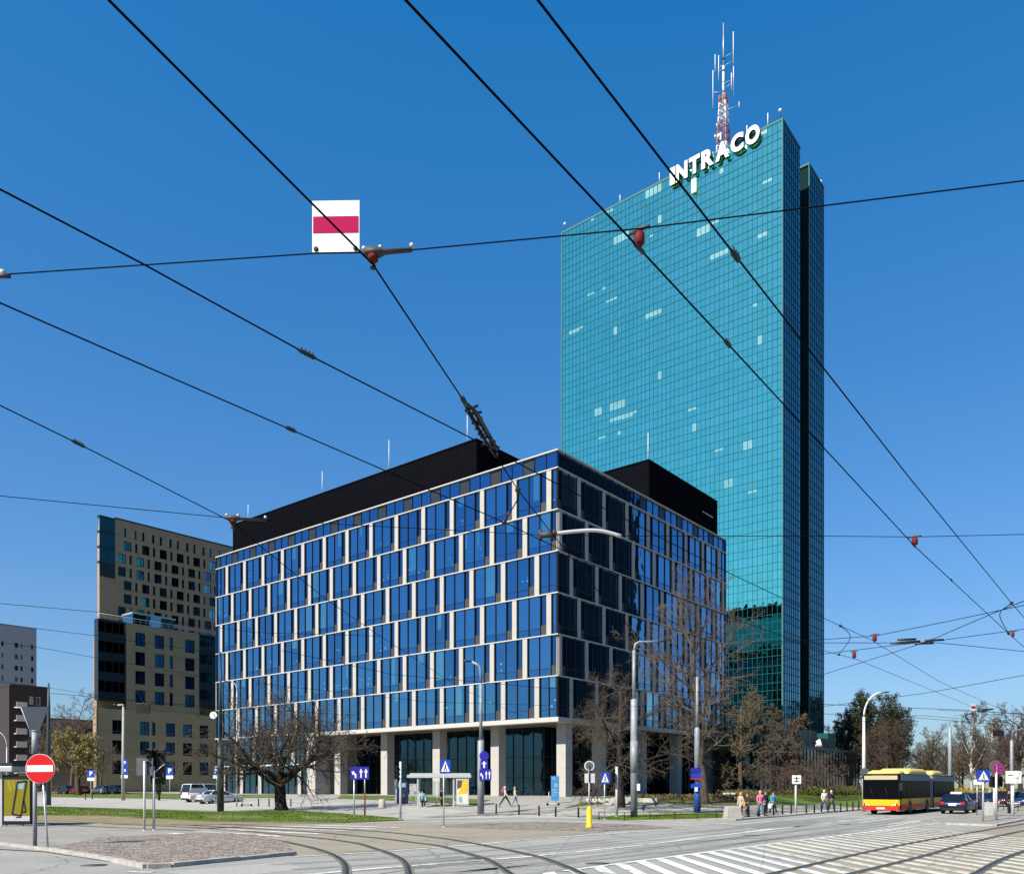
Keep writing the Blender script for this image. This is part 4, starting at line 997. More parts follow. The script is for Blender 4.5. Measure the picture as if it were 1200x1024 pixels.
def tree(name, label, loc, H, seed, group=None, cat='tree', rz=0.0, **kw):
    S = dict(max=4, trunk_lvl=1, n=[7, 7, 6, 5], len=[.62, .55, .5, .5], ang=[(30, 60), (30, 60), (25, 60), (20, 60)], start=[.35, .25, .2, .15], wander=[.06, .14, .18, .2, .22], up=[.04, .10, .05, .02, 0.0],
             taper=[.45, .3, .3, .4, .6], rr=[.55, .6, .6, .65], r=.028 * H, rmin=.009, lt=.35, bark=BARK, twig=TWIG, lean=(0, 0, 1), Lk=.62)
    S.update(kw); S['T'] = MB(); S['C'] = MB(); rng = random.Random(seed)
    branch(S, rng, Vector((0, 0, -.15)), Vector(S['lean']).normalized(), H * S['Lk'], S['r'], 0)
    root = thing(name, label, cat, loc, rz, group); S['T'].build('trunk', root); S['C'].build('crown', root)
    return root
T_GRP = 'bare trees round the crossing'
tr0 = tree('bare_tree', 'gnarled wide bare tree with a forked trunk on the left lawn', gp(330, 949), 8.2, 21, T_GRP, r=.42, bark=BARKD, twig=TWIGD, n=[7, 9, 8, 7], start=[.60, .20, .15, .10], Lk=.36,
     len=[2.25, .56, .60, .58], ang=[(38, 74), (30, 70), (30, 75), (25, 70)], up=[.02, .09, .06, .03, .02], wander=[.14, .42, .34, .30, .28], rr=[.62, .52, .5, .55], lt=.2, rmin=.0125, taper=[.8, .28, .3, .4, .6])
tr0.scale = (1.17, 1.17, 1.12)
tr1 = tree('bare_tree', 'bare brown tree with low tangled twigs before the office corner', gp(727, 946), 11.0, 33, T_GRP, r=.30, bark=BARKD, twig=TWIGD, n=[9, 8, 8, 7], start=[.24, .15, .1, .08], Lk=.75,
     len=[.68, .55, .55, .55], ang=[(50, 85), (35, 75), (30, 75), (25, 70)], up=[.05, -.02, -.05, -.06, -.05], wander=[.08, .22, .25, .25, .25], rmin=.0085)
tr2 = tree('bare_tree', 'tall bare tree with long upright limbs behind the blue striped pole', gp(826, 941), 17.5, 47, T_GRP, r=.28, bark=BARK, twig=TWIG, n=[11, 8, 7, 7], start=[.16, .15, .1, .08], Lk=.80,
     len=[.58, .48, .52, .55], ang=[(28, 70), (28, 60), (25, 60), (20, 60)], up=[.05, .10, .05, 0, 0], wander=[.08, .16, .2, .22, .25], rmin=.009)
tr3 = tree('bare_tree', 'rounded olive brown budding tree in front of the tower base', gp(884, 931) + Vector((0, 6, 0)), 14.0, 55, T_GRP, r=.30, bark=BARK, twig=TWIGO, n=[12, 9, 8, 7], start=[.12, .12, .1, .08], Lk=.80,
     len=[.5, .5, .5, .5], ang=[(40, 80), (35, 70), (30, 75), (25, 70)], up=[.05, .05, -.04, -.06, -.04], wander=[.08, .2, .22, .25, .25], rmin=.011, leaf=LEAFB, nleaf=2, lsize=.06, lspread=.08)
tr4 = tree('bare_tree', 'small red brown tree between the olive tree and the pavilion', at(922, 920, 112) * Vector((1, 1, 0)) + Vector((0, 0, 1)), 12.0, 61, T_GRP, r=.2, bark=BARKD, twig=TWIGR, n=[12, 9, 8, 7], Lk=.8, rmin=.016, start=[.12, .15, .1, .1],
     len=[.42, .5, .5, .5], ang=[(40, 75), (35, 70), (30, 75), (25, 70)], leaf=LEAFB, nleaf=2, lsize=.07, lspread=.1)
tr5 = tree('bare_tree', 'low spreading red brown tree in front of the dark pavilion', at(955, 920, 96) * Vector((1, 1, 0)) + Vector((0, 0, 1)), 5.8, 68, T_GRP, r=.2, bark=BARKD, twig=TWIGR, n=[8, 7, 7, 6], Lk=.42, start=[.3, .2, .15, .1],
     len=[1.6, .48, .5, .5], ang=[(55, 85), (35, 70), (30, 75), (25, 70)], up=[.02, .02, 0, 0, 0], rmin=.014, lt=.2)
copy_tree(tr5, at(905, 920, 92) * Vector((1, 1, 0)) + Vector((0, 0, 1)), 2.1, .8, 'low spreading red brown tree behind the turquoise jacket walker')
# park trees down the street
def far(px, Y, z=1.0): v = at(px, 920, Y); return Vector((v.x, v.y, z))
PG = 'park trees beyond the crossing'
fe = tree('park_tree', 'dark dense tree with mistletoe clumps beside the curved street lamp', far(1022, 150), 16.5, 71, PG, r=.35, bark=BARKD, twig=TWIGD, n=[13, 10, 8, 5], Lk=.8, rmin=.022, start=[.14, .15, .1, .1], leaf=LEAFG, nleaf=3, lsize=.16, lspread=.35)
fr = tree('park_tree', 'red brown bare tree standing just behind the bus roof', far(1050, 140), 11.5, 73, PG, r=.3, bark=BARKD, twig=TWIGR, n=[12, 8, 7, 6], Lk=.85, rmin=.015, start=[.14, .1, .1, .1], len=[.50, .52, .52, .55])
fg = tree('park_tree', 'grey brown bare tree left of the grey tram pole lamp', far(1088, 150), 11.0, 77, PG, r=.28, bark=BARKD, twig=TWIG, n=[12, 8, 7, 6], Lk=.85, rmin=.015, start=[.12, .1, .1, .1], len=[.52, .52, .52, .55])
fb = tree('park_tree', 'birch with a pale forked trunk beyond the parked cars', far(1139, 125), 12.2, 79, PG, r=.22, bark=BIRCH, twig=TWIG, n=[16, 9, 8, 7], Lk=.92, start=[.15, .2, .15, .1], len=[.36, .5, .5, .5], rmin=.016)
for i, (src, px, Y, rz, sc, lab) in enumerate([
    (fe, 995, 185, 1.0, .95, 'dark bare tree immediately right of the teal tower'), (fe, 1042, 160, 2.2, .92, 'dense dark tree next to the mistletoe tree'), (fr, 1020, 135, 4.0, .85, 'red brown tree between pavilion and bus'),
    (fg, 1078, 190, 1.0, .95, 'thin pale tree in the gap right of the bus roof'), (fg, 1096, 200, 2.5, .95, 'hazy brown tree far down the street'), (fg, 1112, 160, 3.7, .95, 'brown tree left of the birch'),
    (fb, 1160, 150, 2.0, 1.0, 'slim bare tree right of the birch'), (fg, 1168, 140, 5.0, 1.0, 'brown tree behind the no stopping sign'), (fr, 1196, 120, .6, 1.02, 'red brown tree at the right edge'), (fg, 1183, 170, 2.9, 1.15, 'tall brown tree behind the white billboard'),
    (fr, 1225, 130, 1.4, 1.0, 'brown tree just outside the right edge'), (fr, 1060, 210, .3, 1.0, 'far brown tree at the end of the park'), (fg, 1128, 220, 4.4, 1.1, 'faint far tree behind the street lamp mast'),
    (fg, 1005, 240, .5, 1.2, 'far tree behind the pavilion roof'), (fr, 1035, 250, 1.5, 1.1, 'far tree behind the bus front'), (fg, 1085, 260, 2.5, 1.2, 'far tree in the gap over the bus rear'), (fg, 1108, 270, 3.5, 1.2, 'furthest tree at the road end'), (fr, 1145, 240, 4.5, 1.2, 'far tree behind the birch'), (fg, 1178, 230, 5.5, 1.3, 'far tree left of the right lamp mast'), (fg, 1212, 190, .9, 1.3, 'big brown tree at the far right'), (fg, 1152, 135, 2.2, .8, 'short brown tree at the birch foot'), (fr, 1125, 128, 5.2, .62, 'small red brown tree left of the birch foot')]):
    copy_tree(src, far(px, Y), rz, sc, lab)
# left: willow, bare tree, saplings
wl = tree('willow_tree', 'yellow green weeping willow left of the tan apartment tower', gp(92, 931.5), 11.5, 83, 'trees left of the tan tower', r=.42, bark=BARK, twig=TWIGO, n=[8, 8, 7, 5], Lk=.62, start=[.3, .3, .2, .1], len=[.75, .5, .55, .7],
     ang=[(30, 65), (30, 70), (40, 80), (30, 80)], up=[.03, .05, -.12, -.28, -.35], leaf=LEAFW, nleaf=3, lsize=.12, lspread=.14, rmin=.014)
wb = tree('bare_tree', 'pale bare tree rising behind the willow', far(84, 135), 14.5, 89, 'trees left of the tan tower', r=.3, twig=TWIG, n=[9, 8, 6, 5], Lk=.8, rmin=.018)
copy_tree(wb, far(62, 150), 2.0, .75, 'bare bush like tree behind the red disc sign'); copy_tree(wb, far(118, 128), 4.0, .55, 'small bare tree against the tan wall')
sap = tree('sapling', 'thin staked sapling in front of the tan wall', gp(211, 935), 5.0, 91, 'young street trees', r=.05, n=[7, 6, 5, 3], Lk=.9, rmin=.008)
copy_tree(sap, gp(124, 932), 1.0, 1.0, 'thin sapling beside the white parking post'); copy_tree(sap, gp(165, 934), 2.0, .9, 'thin sapling behind the traffic light back panel')
# trees behind the camera, seen only in the office glass
for i, (x, y, sc) in enumerate(((-62, -22, 1.0), (-75, 5, 1.1), (-50, -48, .9), (-88, 28, 1.1), (-25, -60, 1.0), (-98, 52, 1.2))):
    copy_tree(fr, Vector((x, y, 0)), i * 1.1, sc * .8, 'bare tree across the street behind the photographer', 'trees across the street')
# hedges and shrubs
def hedge(name, label, pts, h, w, m, twig, seed, dens=160, group=None):
    rng = random.Random(seed); o = pts[0]; root = thing(name, label, 'hedge', o, 0, group); mb = MB()
    for a, b in zip(pts, pts[1:]):
        L = (b - a).length
        for _ in range(int(L * dens)):
            q = a.lerp(b, rng.random()) - o + Vector((rng.uniform(-w, w), rng.uniform(-w, w), 0)); hh = h * (0.75 + .25 * math.sin(q.x * 1.7) * math.sin(q.y * 2.3 + q.x)); q.z = (b.z - a.z) * 0 + rng.random() ** .7 * hh
            leaf(mb, q, rng.uniform(.05, .13), rng, m)
        for _ in range(int(L * 10)):
            q = a.lerp(b, rng.random()) - o + Vector((rng.uniform(-w, w), rng.uniform(-w, w), 0)); mb.tube([q, q + Vector((rng.uniform(-.2, .2), rng.uniform(-.2, .2), h * rng.uniform(.7, 1.1)))], .012, twig, 3, cap=False)
    mb.build('foliage', root); return root
LEAFH = mat('hedge_leaf', (0.10, 0.11, 0.022), 0.8, var=0.4, scale=1.0); LEAFD = mat('dry_leaf', (0.16, 0.12, 0.05), 0.85, var=0.4, scale=1.0)
hedge('clipped_hedge', 'clipped olive hedge on the lawn in front of the pavilion', [gp(947, 932), gp(1012, 930)], 1.1, .7, LEAFH, TWIG, 1, 420)
hedge('forsythia_hedge', 'yellow flowering hedge beyond the parked cars', [far(1098, 118, .3), far(1135, 122, .3), far(1185, 120, .3)], 2.0, .8, LEAFY, TWIG, 2, 170)
hedge('dry_hedge', 'brown ground shrubs in the bed before the office side', [gp(740, 937), gp(800, 937), gp(868, 939)], .55, 1.6, LEAFD, TWIG, 3, 260)
hedge('dry_hedge', 'low dry shrubs around the trees at the tower foot', [gp(850, 931), gp(940, 931)], .7, 1.2, LEAFD, TWIG, 4, 200)
hedge('dark_hedge', 'dark scrub and bicycles mass behind the red disc sign', [gp(20, 931), gp(112, 929)], 1.6, .8, LEAFB, TWIGD, 5, 120)
# grass blades on the near lawns
GBL = mat('grass_blade', (0.105, 0.185, 0.017), 0.9, var=0.7, scale=0.4, spec=0.1)
def grass(px_poly, n, seed, h=.075):
    P = pxs(*px_poly); xs = [p.x for p in P]; ys = [p.y for p in P]; rng = random.Random(seed); mb = MB(); c = 0
    def inside(x, y):
        k = False; j = len(P) - 1
        for i in range(len(P)):
            if (P[i].y > y) != (P[j].y > y) and x < (P[j].x - P[i].x) * (y - P[i].y) / (P[j].y - P[i].y) + P[i].x: k = not k
            j = i
        return k
    vs_ = []; fs = []
    while c < n:
        x = rng.uniform(min(xs), max(xs)); y = rng.uniform(min(ys), max(ys))
        if not inside(x, y): continue
        z = ground_z(x, y) + .03; a = rng.uniform(0, 6.28); w = rng.uniform(.012, .03); hh = h * rng.uniform(.4, 1.3); dx, dy = math.cos(a) * w, math.sin(a) * w; tx, ty = rng.uniform(-.05, .05), rng.uniform(-.05, .05)
        o = len(vs_); vs_ += [(x - dx, y - dy, z), (x + dx, y + dy, z), (x + tx, y + ty, z + hh)]; fs.append((o, o + 1, o + 2)); c += 1
    mb.add(vs_, fs, GBL); return tag(mb.build('grass'), 'short green grass blades standing on the lawn', 'grass', kind='stuff')
grass([(-60, 944.5), (60, 945.5), (255, 951.5), (345, 950), (400, 953.5), (470, 959), (400, 963.5), (250, 962), (120, 955.5), (-60, 954.5)], 34000, 5)
grass([(662, 947), (700, 942), (760, 942.5), (850, 944.5), (940, 943), (1008, 938.5), (1008, 927), (760, 931), (690, 938)], 16000, 6)
grass([(691, 959), (720, 956), (860, 954), (865, 957), (800, 959.2), (735, 960.6)], 5000, 7)
# ================================================================ vehicles
TYRE = mat('tyre_rubber', (0.012, 0.012, 0.012), .8); RIM = mat('wheel_rim', (.16, .165, .17), .6, .3); CGL = mat('car_glass', (0.008, 0.012, 0.018), .06, 0, var=.05, spec=.6)
LAMPR = mat('tail_lamp_red', (.45, .02, .02), .3); LAMPW = mat('head_lamp_clear', (.7, .72, .75), .2); PLATE = mat('number_plate', (.75, .75, .72), .5, var=0); TRIMB = mat('black_trim', (.012, .012, .013), .5)
def wheel(root, x, y, r, w, side):
    mb = MB(); mb.tube([(x, y - w/2, r), (x, y + w/2, r)], r, TYRE, 20); t = mb.build('wheel', root)
    m2 = MB(); yy = y + side * (w/2); m2.tube([(x, yy - side*.01, r), (x, yy + side * .012, r)], r * .62, RIM, 16)
    for k in range(5):
        a = k * 1.2566; m2.box((x - .02, yy, r - .02), (x + .02, yy + side * .02, r + r * .55), RIM, M=Matrix.Translation((x, 0, r)) @ Matrix.Rotation(a, 4, 'Y') @ Matrix.Translation((-x, 0, -r)))
    m2.build('rim', t); return t
def car(label, p, rz, col, L=4.4, W=1.78, H=1.47, style='hatch', metal=.4, group=None):
    # rear bumper at x = 0, nose at x = L
    root = thing('parked_car' if style == 'van' or group else 'car', label, 'van' if style == 'van' else 'car', p, rz, group)
    paint = mat('car_paint_%02x%02x%02x' % tuple(int(c * 255) for c in col), col, .28, metal, var=.04, rvar=.05)
    hw = W / 2
    prof = {'hatch': [(0, .42, .72, .93), (.10, .26, .95, .97), (.55, .24, 1.00, 1), (1.6, .22, .98, 1), (L*.64, .22, .95, 1), (L*.78, .22, .90, .99), (L*.93, .26, .76, .95), (L, .36, .62, .84)],
            'saloon': [(0, .42, .80, .93), (.10, .26, .96, .97), (.6, .24, 1.00, 1), (1.6, .22, .97, 1), (L*.64, .22, .94, 1), (L*.78, .22, .88, .99), (L*.93, .26, .76, .95), (L, .36, .62, .84)],
            'van': [(0, .40, 1.05, .96), (.06, .28, 1.12, 1), (1.2, .26, 1.14, 1), (L*.6, .26, 1.12, 1), (L*.80, .26, 1.06, 1), (L*.93, .28, .92, .97), (L, .38, .72, .88)]}[style]
    def ring(x, z0, z1, k):
        h = hw * k; c = min(.12, (z1 - z0) * .3)
        return [(x, -h + c, z0), (x, h - c, z0), (x, h, z0 + c), (x, h, (z0+z1)/2), (x, h * .985, z1 - c * .7), (x, h * .90, z1), (x, -h * .90, z1), (x, -h * .985, z1 - c * .7), (x, -h, (z0+z1)/2), (x, -h, z0 + c)]
    mb = MB(); mb.loft([ring(*q) for q in prof], paint)
    cab = {'hatch': (.12, .62, L*.50, L*.70), 'saloon': (.75, 1.30, L*.52, L*.72), 'van': (.02, .22, L*.62, L*.84)}[style]
    zb = prof[3][2] - .03
    def gring(x, z, k):
        h = hw * k
        return [(x, h, z), (x, -h, z)]
    x0, x1, x2, x3 = cab; tw = .74 if style != 'van' else .86
    g = [(x0, -hw*.93, zb), (x0, hw*.93, zb), (x3, hw*.92, zb), (x3, -hw*.92, zb), (x1, -hw*tw, H-.05), (x1, hw*tw, H-.05), (x2, hw*tw, H-.05), (x2, -hw*tw, H-.05)]
    gm_ = MB(); gm_.add(g, [(0,4,5,1),(1,5,6,2),(2,6,7,3),(3,7,4,0)], CGL)
    mb.loft([[(x, -hw*tw*k, z), (x, hw*tw*k, z)] + [(x, hw*tw*k*.9, z+.05), (x, -hw*tw*k*.9, z+.05)] for x, z, k in ((x1-.05, H-.08, .98), (x1+.2, H-.05, 1.02), ((x1+x2)/2, H-.045, 1.03), (x2-.2, H-.05, 1.02), (x2+.08, H-.08, .98))], paint)
    for s in (-1, 1):                                   # roof pillars
        for (a, b) in (((x0, zb), (x1, H-.05)), ((x3, zb), (x2, H-.05)), (((x0+x3)/2 - .05, zb), ((x1+x2)/2 - .05, H-.05))): mb.tube([(a[0], s*hw*.935, a[1]), (b[0], s*hw*(tw+.01), b[1])], .045, paint, 5)
    if style == 'van':
        for s in (-1, 1): mb.box((x0 + .1, s*hw*.90, zb), (L*.42, s*hw*.955, H - .45), paint)
    mb.build('body', root); gm_.build('windows', root)
    r = .31 if style != 'van' else .33
    for x in (L*.19, L*.80):
        for s in (-1, 1): wheel(root, x, s*(hw - .11), r, .21, s)
    for s in (-1, 1):
        q = MB(); q.box((-.015, s*hw*.62, .72 if style != 'van' else .8), (.05, s*hw*.90, .90 if style != 'van' else 1.1), LAMPR); q.build('tail_light', root)
        q = MB(); q.box((L - .12, s*hw*.50, .58), (L - .01, s*hw*.80, .72), LAMPW); q.build('headlight', root)
        q = MB(); q.box((x3 - .35, s*hw*1.0, zb + .02), (x3 - .2, s*(hw+.16), zb + .14), paint); q.build('mirror', root)
    q = MB(); q.box((-.025, -.26, .62 if style == 'hatch' else .5), (-.005, .26, .73 if style == 'hatch' else .61), PLATE); q.build('number_plate', root)
    q = MB(); q.box((L - .01, -.26, .36), (L + .015, .26, .47), PLATE); q.build('number_plate', root)
    q = MB(); q.box((-.03, -hw*.82, .28), (.05, hw*.82, .46), TRIMB); q.build('bumper', root); q = MB(); q.box((L - .08, -hw*.6, .30), (L + .01, hw*.6, .50), TRIMB); q.build('grille', root)
    return root
HEAD = UROT
taxi = car('dark blue estate car with a pale roof sign driving away beside the bus', gp(1116, 953.5), HEAD, (.022, .03, .075), 4.6, 1.8, 1.47, 'hatch')
mb = MB(); mb.box((1.3, -.38, 1.47), (1.5, .38, 1.62), PLATE); mb.build('roof_sign', taxi, .02)
van = car('white passenger van parked with its rear to the camera', gp(217, 940), HEAD, (.66, .67, .68), 4.9, 1.95, 2.0, 'van', 0.0, 'cars parked on the side street')
car('silver saloon parked beside the white van', gp(233, 942), HEAD, (.50, .52, .54), 4.6, 1.78, 1.43, 'saloon', .5, 'cars parked on the side street')
c1 = car('blue hatchback waiting behind the crossing sign on the right', gp(1158, 946), HEAD + math.pi, (.03, .055, .14), 4.1, 1.76, 1.46, 'hatch', group='cars waiting on the right'); 
car('dark blue car close behind the estate car with the roof sign', gp(1134, 948.5), HEAD, (.02, .035, .09), 4.3, 1.78, 1.47, 'hatch', group='cars waiting on the right')
car('maroon car behind the person in black', gp(1176, 944), HEAD + math.pi, (.09, .015, .025), 4.2, 1.8, 1.55, 'hatch', group='cars waiting on the right')
car('blue car at the right edge behind the railing', gp(1199, 945), HEAD + math.pi, (.03, .06, .16), 4.2, 1.8, 1.5, 'hatch', group='cars waiting on the right')
for px, col, lab in ((68, (.02, .02, .025), 'black car parked behind the red disc sign'), (84, (.22, .03, .03), 'dark red car parked under the willow'), (112, (.45, .46, .48), 'grey car parked right of the willow trunk'), (126, (.03, .04, .08), 'dark navy car parked by the tan tower wall')):
    car(lab, gp(px, 931.5) + Vector((0, 4, 0)), HEAD + R(90), col, 4.3, 1.76, 1.46, 'hatch', group='cars parked along the tan tower')
# ---------------------------------------------------------------- articulated bus
BY = mat('bus_yellow', (.75, .45, .015), .35, var=.04); BR = mat('bus_red', (.55, .03, .02), .35, var=.05); BCR = mat('bus_roof_cream', (.72, .53, .16), .5, var=.08); BBL = mat('bus_side_band', (.10, .17, .26), .45, var=.1)
BGL = mat('bus_glass', (.004, .005, .007), .30, 0, var=.1, spec=.01); BSHELL = mat('bus_black_trim', (.008, .008, .009), .7, spec=.1); BEL = mat('bus_bellows', (.26, .26, .27), .7, var=.1); DISP = mat('bus_display', (.45, .42, .26), .5, var=.12, scale=14)
bp = Vector((26.3, 58.8, 0)); bus = thing('city_bus', 'yellow and red articulated city bus approaching the crossing', 'bus', bp, UROT + math.pi)
hw = 1.275
def bus_section(x0, x1, front):
    mb = MB(); n = 8
    def ring(x, k):
        h = hw * k
        return [(x, -h, .32), (x, h, .32), (x, h, 1.12), (x, h, 2.55), (x, h * .99, 2.82), (x, h * .86, 2.95), (x, -h * .86, 2.95), (x, -h * .99, 2.82), (x, -h, 2.55), (x, -h, 1.12)]
    xs = [x0, x0 - .12, x0 - .4] if front else [x0]; ks = [.93, .985, 1.0] if front else [1.0]
    xs.append(x1); ks.append(1.0)
    mb.loft([ring(x, k) for x, k in zip(xs, ks)], BSHELL, smooth=False)
    return mb.build('body_shell', bus)
bus_section(0, -9.0, True); bus_section(-10.3, -18.0, False)
for (xa, xb) in ((-.42, -9.0), (-10.3, -18.0)):
    for s in (-1, 1):
        y0, y1 = s * (hw - .01), s * (hw + .012)
        q = MB(); q.box((xb, y0, .32), (xa, y1, .74), BR); q.build('red_panel', bus); q = MB(); q.box((xb, y0, .745), (xa, y1, 1.16), BY); q.build('yellow_panel', bus)
        k = round((xa - xb) / 1.45); w_ = (xa - xb) / k
        for i in range(k):
            q = MB(); q.box((xb + i*w_ + .03, y0, 1.19), (xb + (i+1)*w_ - .03, y1 + s*.002, 2.42), BGL); q.build('side_window', bus)
        q = MB(); q.box((xb, y0 - s * .02, 2.45), (xa, y1, 2.86), BBL); q.build('side_band', bus)
# front
q = MB(); q.loft([[(.02, -1.17, z), (.02, 1.17, z), (-.10, 1.255, z), (-.10, -1.255, z)] for z in (.34, .66)], BR, smooth=False); q.build('red_panel', bus)
q = MB(); q.loft([[(.025, -1.17, z), (.025, 1.17, z), (-.10, 1.26, z), (-.10, -1.26, z)] for z in (.665, 1.10)], BY, smooth=False); q.build('front_panel', bus)
q = MB(); q.add([(.03, -1.16, 1.12), (.03, 1.16, 1.12), (.022, 1.16, 2.50), (.022, -1.16, 2.50)], [(0,1,2,3)], BGL); q.build('windscreen', bus)
q = MB(); q.box((-.06, -1.12, 2.52), (.026, 1.12, 2.80), DISP); q.build('destination_display', bus)
for s in (-1, 1):
    q = MB(); q.add([(.035, s*.70, .60), (.035, s*1.15, .68), (.035, s*1.12, .84), (.035, s*.95, .76)], [(0,1,2,3) if s > 0 else (3,2,1,0)], TRIMB); q.disc((0, 0, 0), .001, .001, TRIMB); h_ = q.build('headlight', bus)
    q = MB(); q.sphere((.03, s*.98, .70), .075, LAMPW, 10); q.sphere((.03, s*.82, .66), .055, LAMPW, 10); q.build('lamp_lens', h_)
    q = MB(); q.tube([(-.1, s*1.2, 2.7), (.28, s*1.42, 2.65), (.30, s*1.42, 2.2)], .03, TRIMB, 6); q.box((.24, s*1.32, 1.75), (.36, s*1.52, 2.3), TRIMB); q.build('mirror', bus)
q = MB(); q.box((.03, -.28, .42), (.045, .28, .54), PLATE); q.build('number_plate', bus)
for a_, b_ in ((.55, .30), (-.35, -.75)): q = MB(); q.tube([(.05, a_, 1.13), (.03, b_, 1.95)], .018, TRIMB, 5); q.build('wiper', bus)
for x in (-2.7, -8.0, -14.6):
    for s in (-1, 1):
        q = MB(); q.disc((0, 0, 0), .60, .03, TRIMB, 24, M=Matrix.Translation((x, s*(hw + .012) - (.03 if s > 0 else 0), .52))); q.build('wheel_arch', bus)
        a = MB(); a.tube([(x + .60*math.cos(t), s*(hw+.02), .52 + .60*math.sin(t)) for t in [math.pi*k/10 for k in range(11)]], .045, BY, 6); a.build('arch_trim', bus)
        wheel(bus, x, s*(hw - .10), .48, .28, s)
q = MB(); q.loft([[(x, -hw*k, .45), (x, hw*k, .45), (x, hw*k, 2.75), (x, hw*k*.85, 3.0), (x, -hw*k*.85, 3.0), (x, -hw*k, 2.75)] for x, k in [(-9.0 - 1.3*i/16, .97 if i % 2 else .91) for i in range(17)]], BEL, smooth=False); q.build('bellows', bus)
def fairing(x0, x1, h):
    q = MB(); q.loft([[(x, -w_, 2.9), (x, w_, 2.9), (x, w_*.93, 2.9 + hh*.7), (x, w_*.75, 2.9 + hh), (x, -w_*.75, 2.9 + hh), (x, -w_*.93, 2.9 + hh*.7)] for x, w_, hh in ((x0, 1.10, .05), (x0 - .5, 1.17, h*.8), (x0 - 1.0, 1.2, h), (x1 + .6, 1.2, h), (x1, 1.15, h*.4))], BCR); q.build('roof_fairing', bus)
q = MB(); q.loft([[(x, -w_, 2.84), (x, w_, 2.84), (x, w_*.9, 2.84 + hh), (x, -w_*.9, 2.84 + hh)] for x, w_, hh in ((.0, 1.12, .02), (-.3, 1.17, .14), (-9.0, 1.18, .14))], BCR); q.build('roof_panel', bus)
q = MB(); q.loft([[(x, -w_, 2.84), (x, w_, 2.84), (x, w_*.9, 2.84 + hh), (x, -w_*.9, 2.84 + hh)] for x, w_, hh in ((-10.3, 1.17, .14), (-17.8, 1.18, .14))], BCR); q.build('roof_panel', bus)
fairing(-.35, -2.2, .32); fairing(-3.0, -8.9, .48); fairing(-10.5, -14.5, .42)
q = MB(); q.sphere((-9.6, 0, 3.15), .16, BEL, 8); q.build('roof_cap', bus)
# ---------------------------------------------------------------- e-scooters
def scooter(label, px, py, rz, col):
    p = gp(px, py); r = thing('kick_scooter', label, 'scooter', p, R(rz), 'electric scooters parked by the office'); m = mat('scooter_%02x' % int(col[0]*255), col, .5)
    for x in (-.42, .42):
        w_ = MB(); w_.tube([(x, -.025, .11), (x, .025, .11)], .11, TYRE, 14); w_.build('wheel', r)
    q = MB(); q.box((-.36, -.08, .12), (.34, .08, .18), m); q.build('deck', r, .02)
    q = MB(); q.tube([(.40, 0, .14), (.30, 0, 1.08)], .03, m, 8); q.build('steering_column', r)
    q = MB(); q.tube([(.30, -.25, 1.08), (.30, .25, 1.08)], .02, TRIMB, 8); q.build('handlebar', r); return r
scooter('dark electric scooter standing behind the left tree', 289, 944.5, 190, (.05, .05, .055)); scooter('white and black electric scooter leaning beside the blue notice board', 648, 943.5, 175, (.55, .55, .55))
# ================================================================ poles, lamps, signs
def clear_glass():
    m = bpy.data.materials.new('shelter_glass'); m.use_nodes = True; nt = m.node_tree; L = nt.links.new; o = nt.nodes['Material Output']
    t = nd(nt, 'ShaderNodeBsdfTransparent'); t.inputs[0].default_value = (.80, .86, .86, 1); g = nd(nt, 'ShaderNodeBsdfGlossy', Roughness=.04); f = nd(nt, 'ShaderNodeFresnel', IOR=1.45); x = nd(nt, 'ShaderNodeMixShader')
    L(f.outputs[0], x.inputs[0]); L(t.outputs[0], x.inputs[1]); L(g.outputs[0], x.inputs[2]); L(x.outputs[0], o.inputs['Surface']); return m
SBLUE = mat('sign_blue', (.01, .055, .42), .45, var=.04); SBLUE2 = mat('sign_deep_blue', (.02, .02, .33), .45, var=.05); SRED = mat('sign_red', (.60, .008, .012), .4, var=.04); SWHITE = mat('sign_white', (.80, .80, .80), .45, var=.03); SBACK = mat('sign_back_grey', (.095, .105, .125), .6, .0, var=.1)
SBLACK = mat('sign_black', (.015, .015, .015), .5, var=0); YEL = mat('bollard_yellow', (.80, .62, .01), .45, var=.05); CONC = mat('concrete', (.42, .40, .36), .9, var=.15, scale=3, bump=.2); DGREEN = mat('dark_green_paint', (.025, .05, .05), .5, var=.2, scale=2)
PPAINT = mat('pole_grey_paint', (.27, .30, .33), .5, .1, var=.2, scale=2.5); PPALE = mat('pole_pale', (.58, .59, .60), .5, .1, var=.1); PBLUE = mat('pole_blue', (.02, .065, .27), .5, var=.1); GLASSP = clear_glass(); RUST = mat('rusty_red', (.20, .03, .025), .7, var=.2); BULB = mat('lamp_glass', (.55, .56, .55), .3)
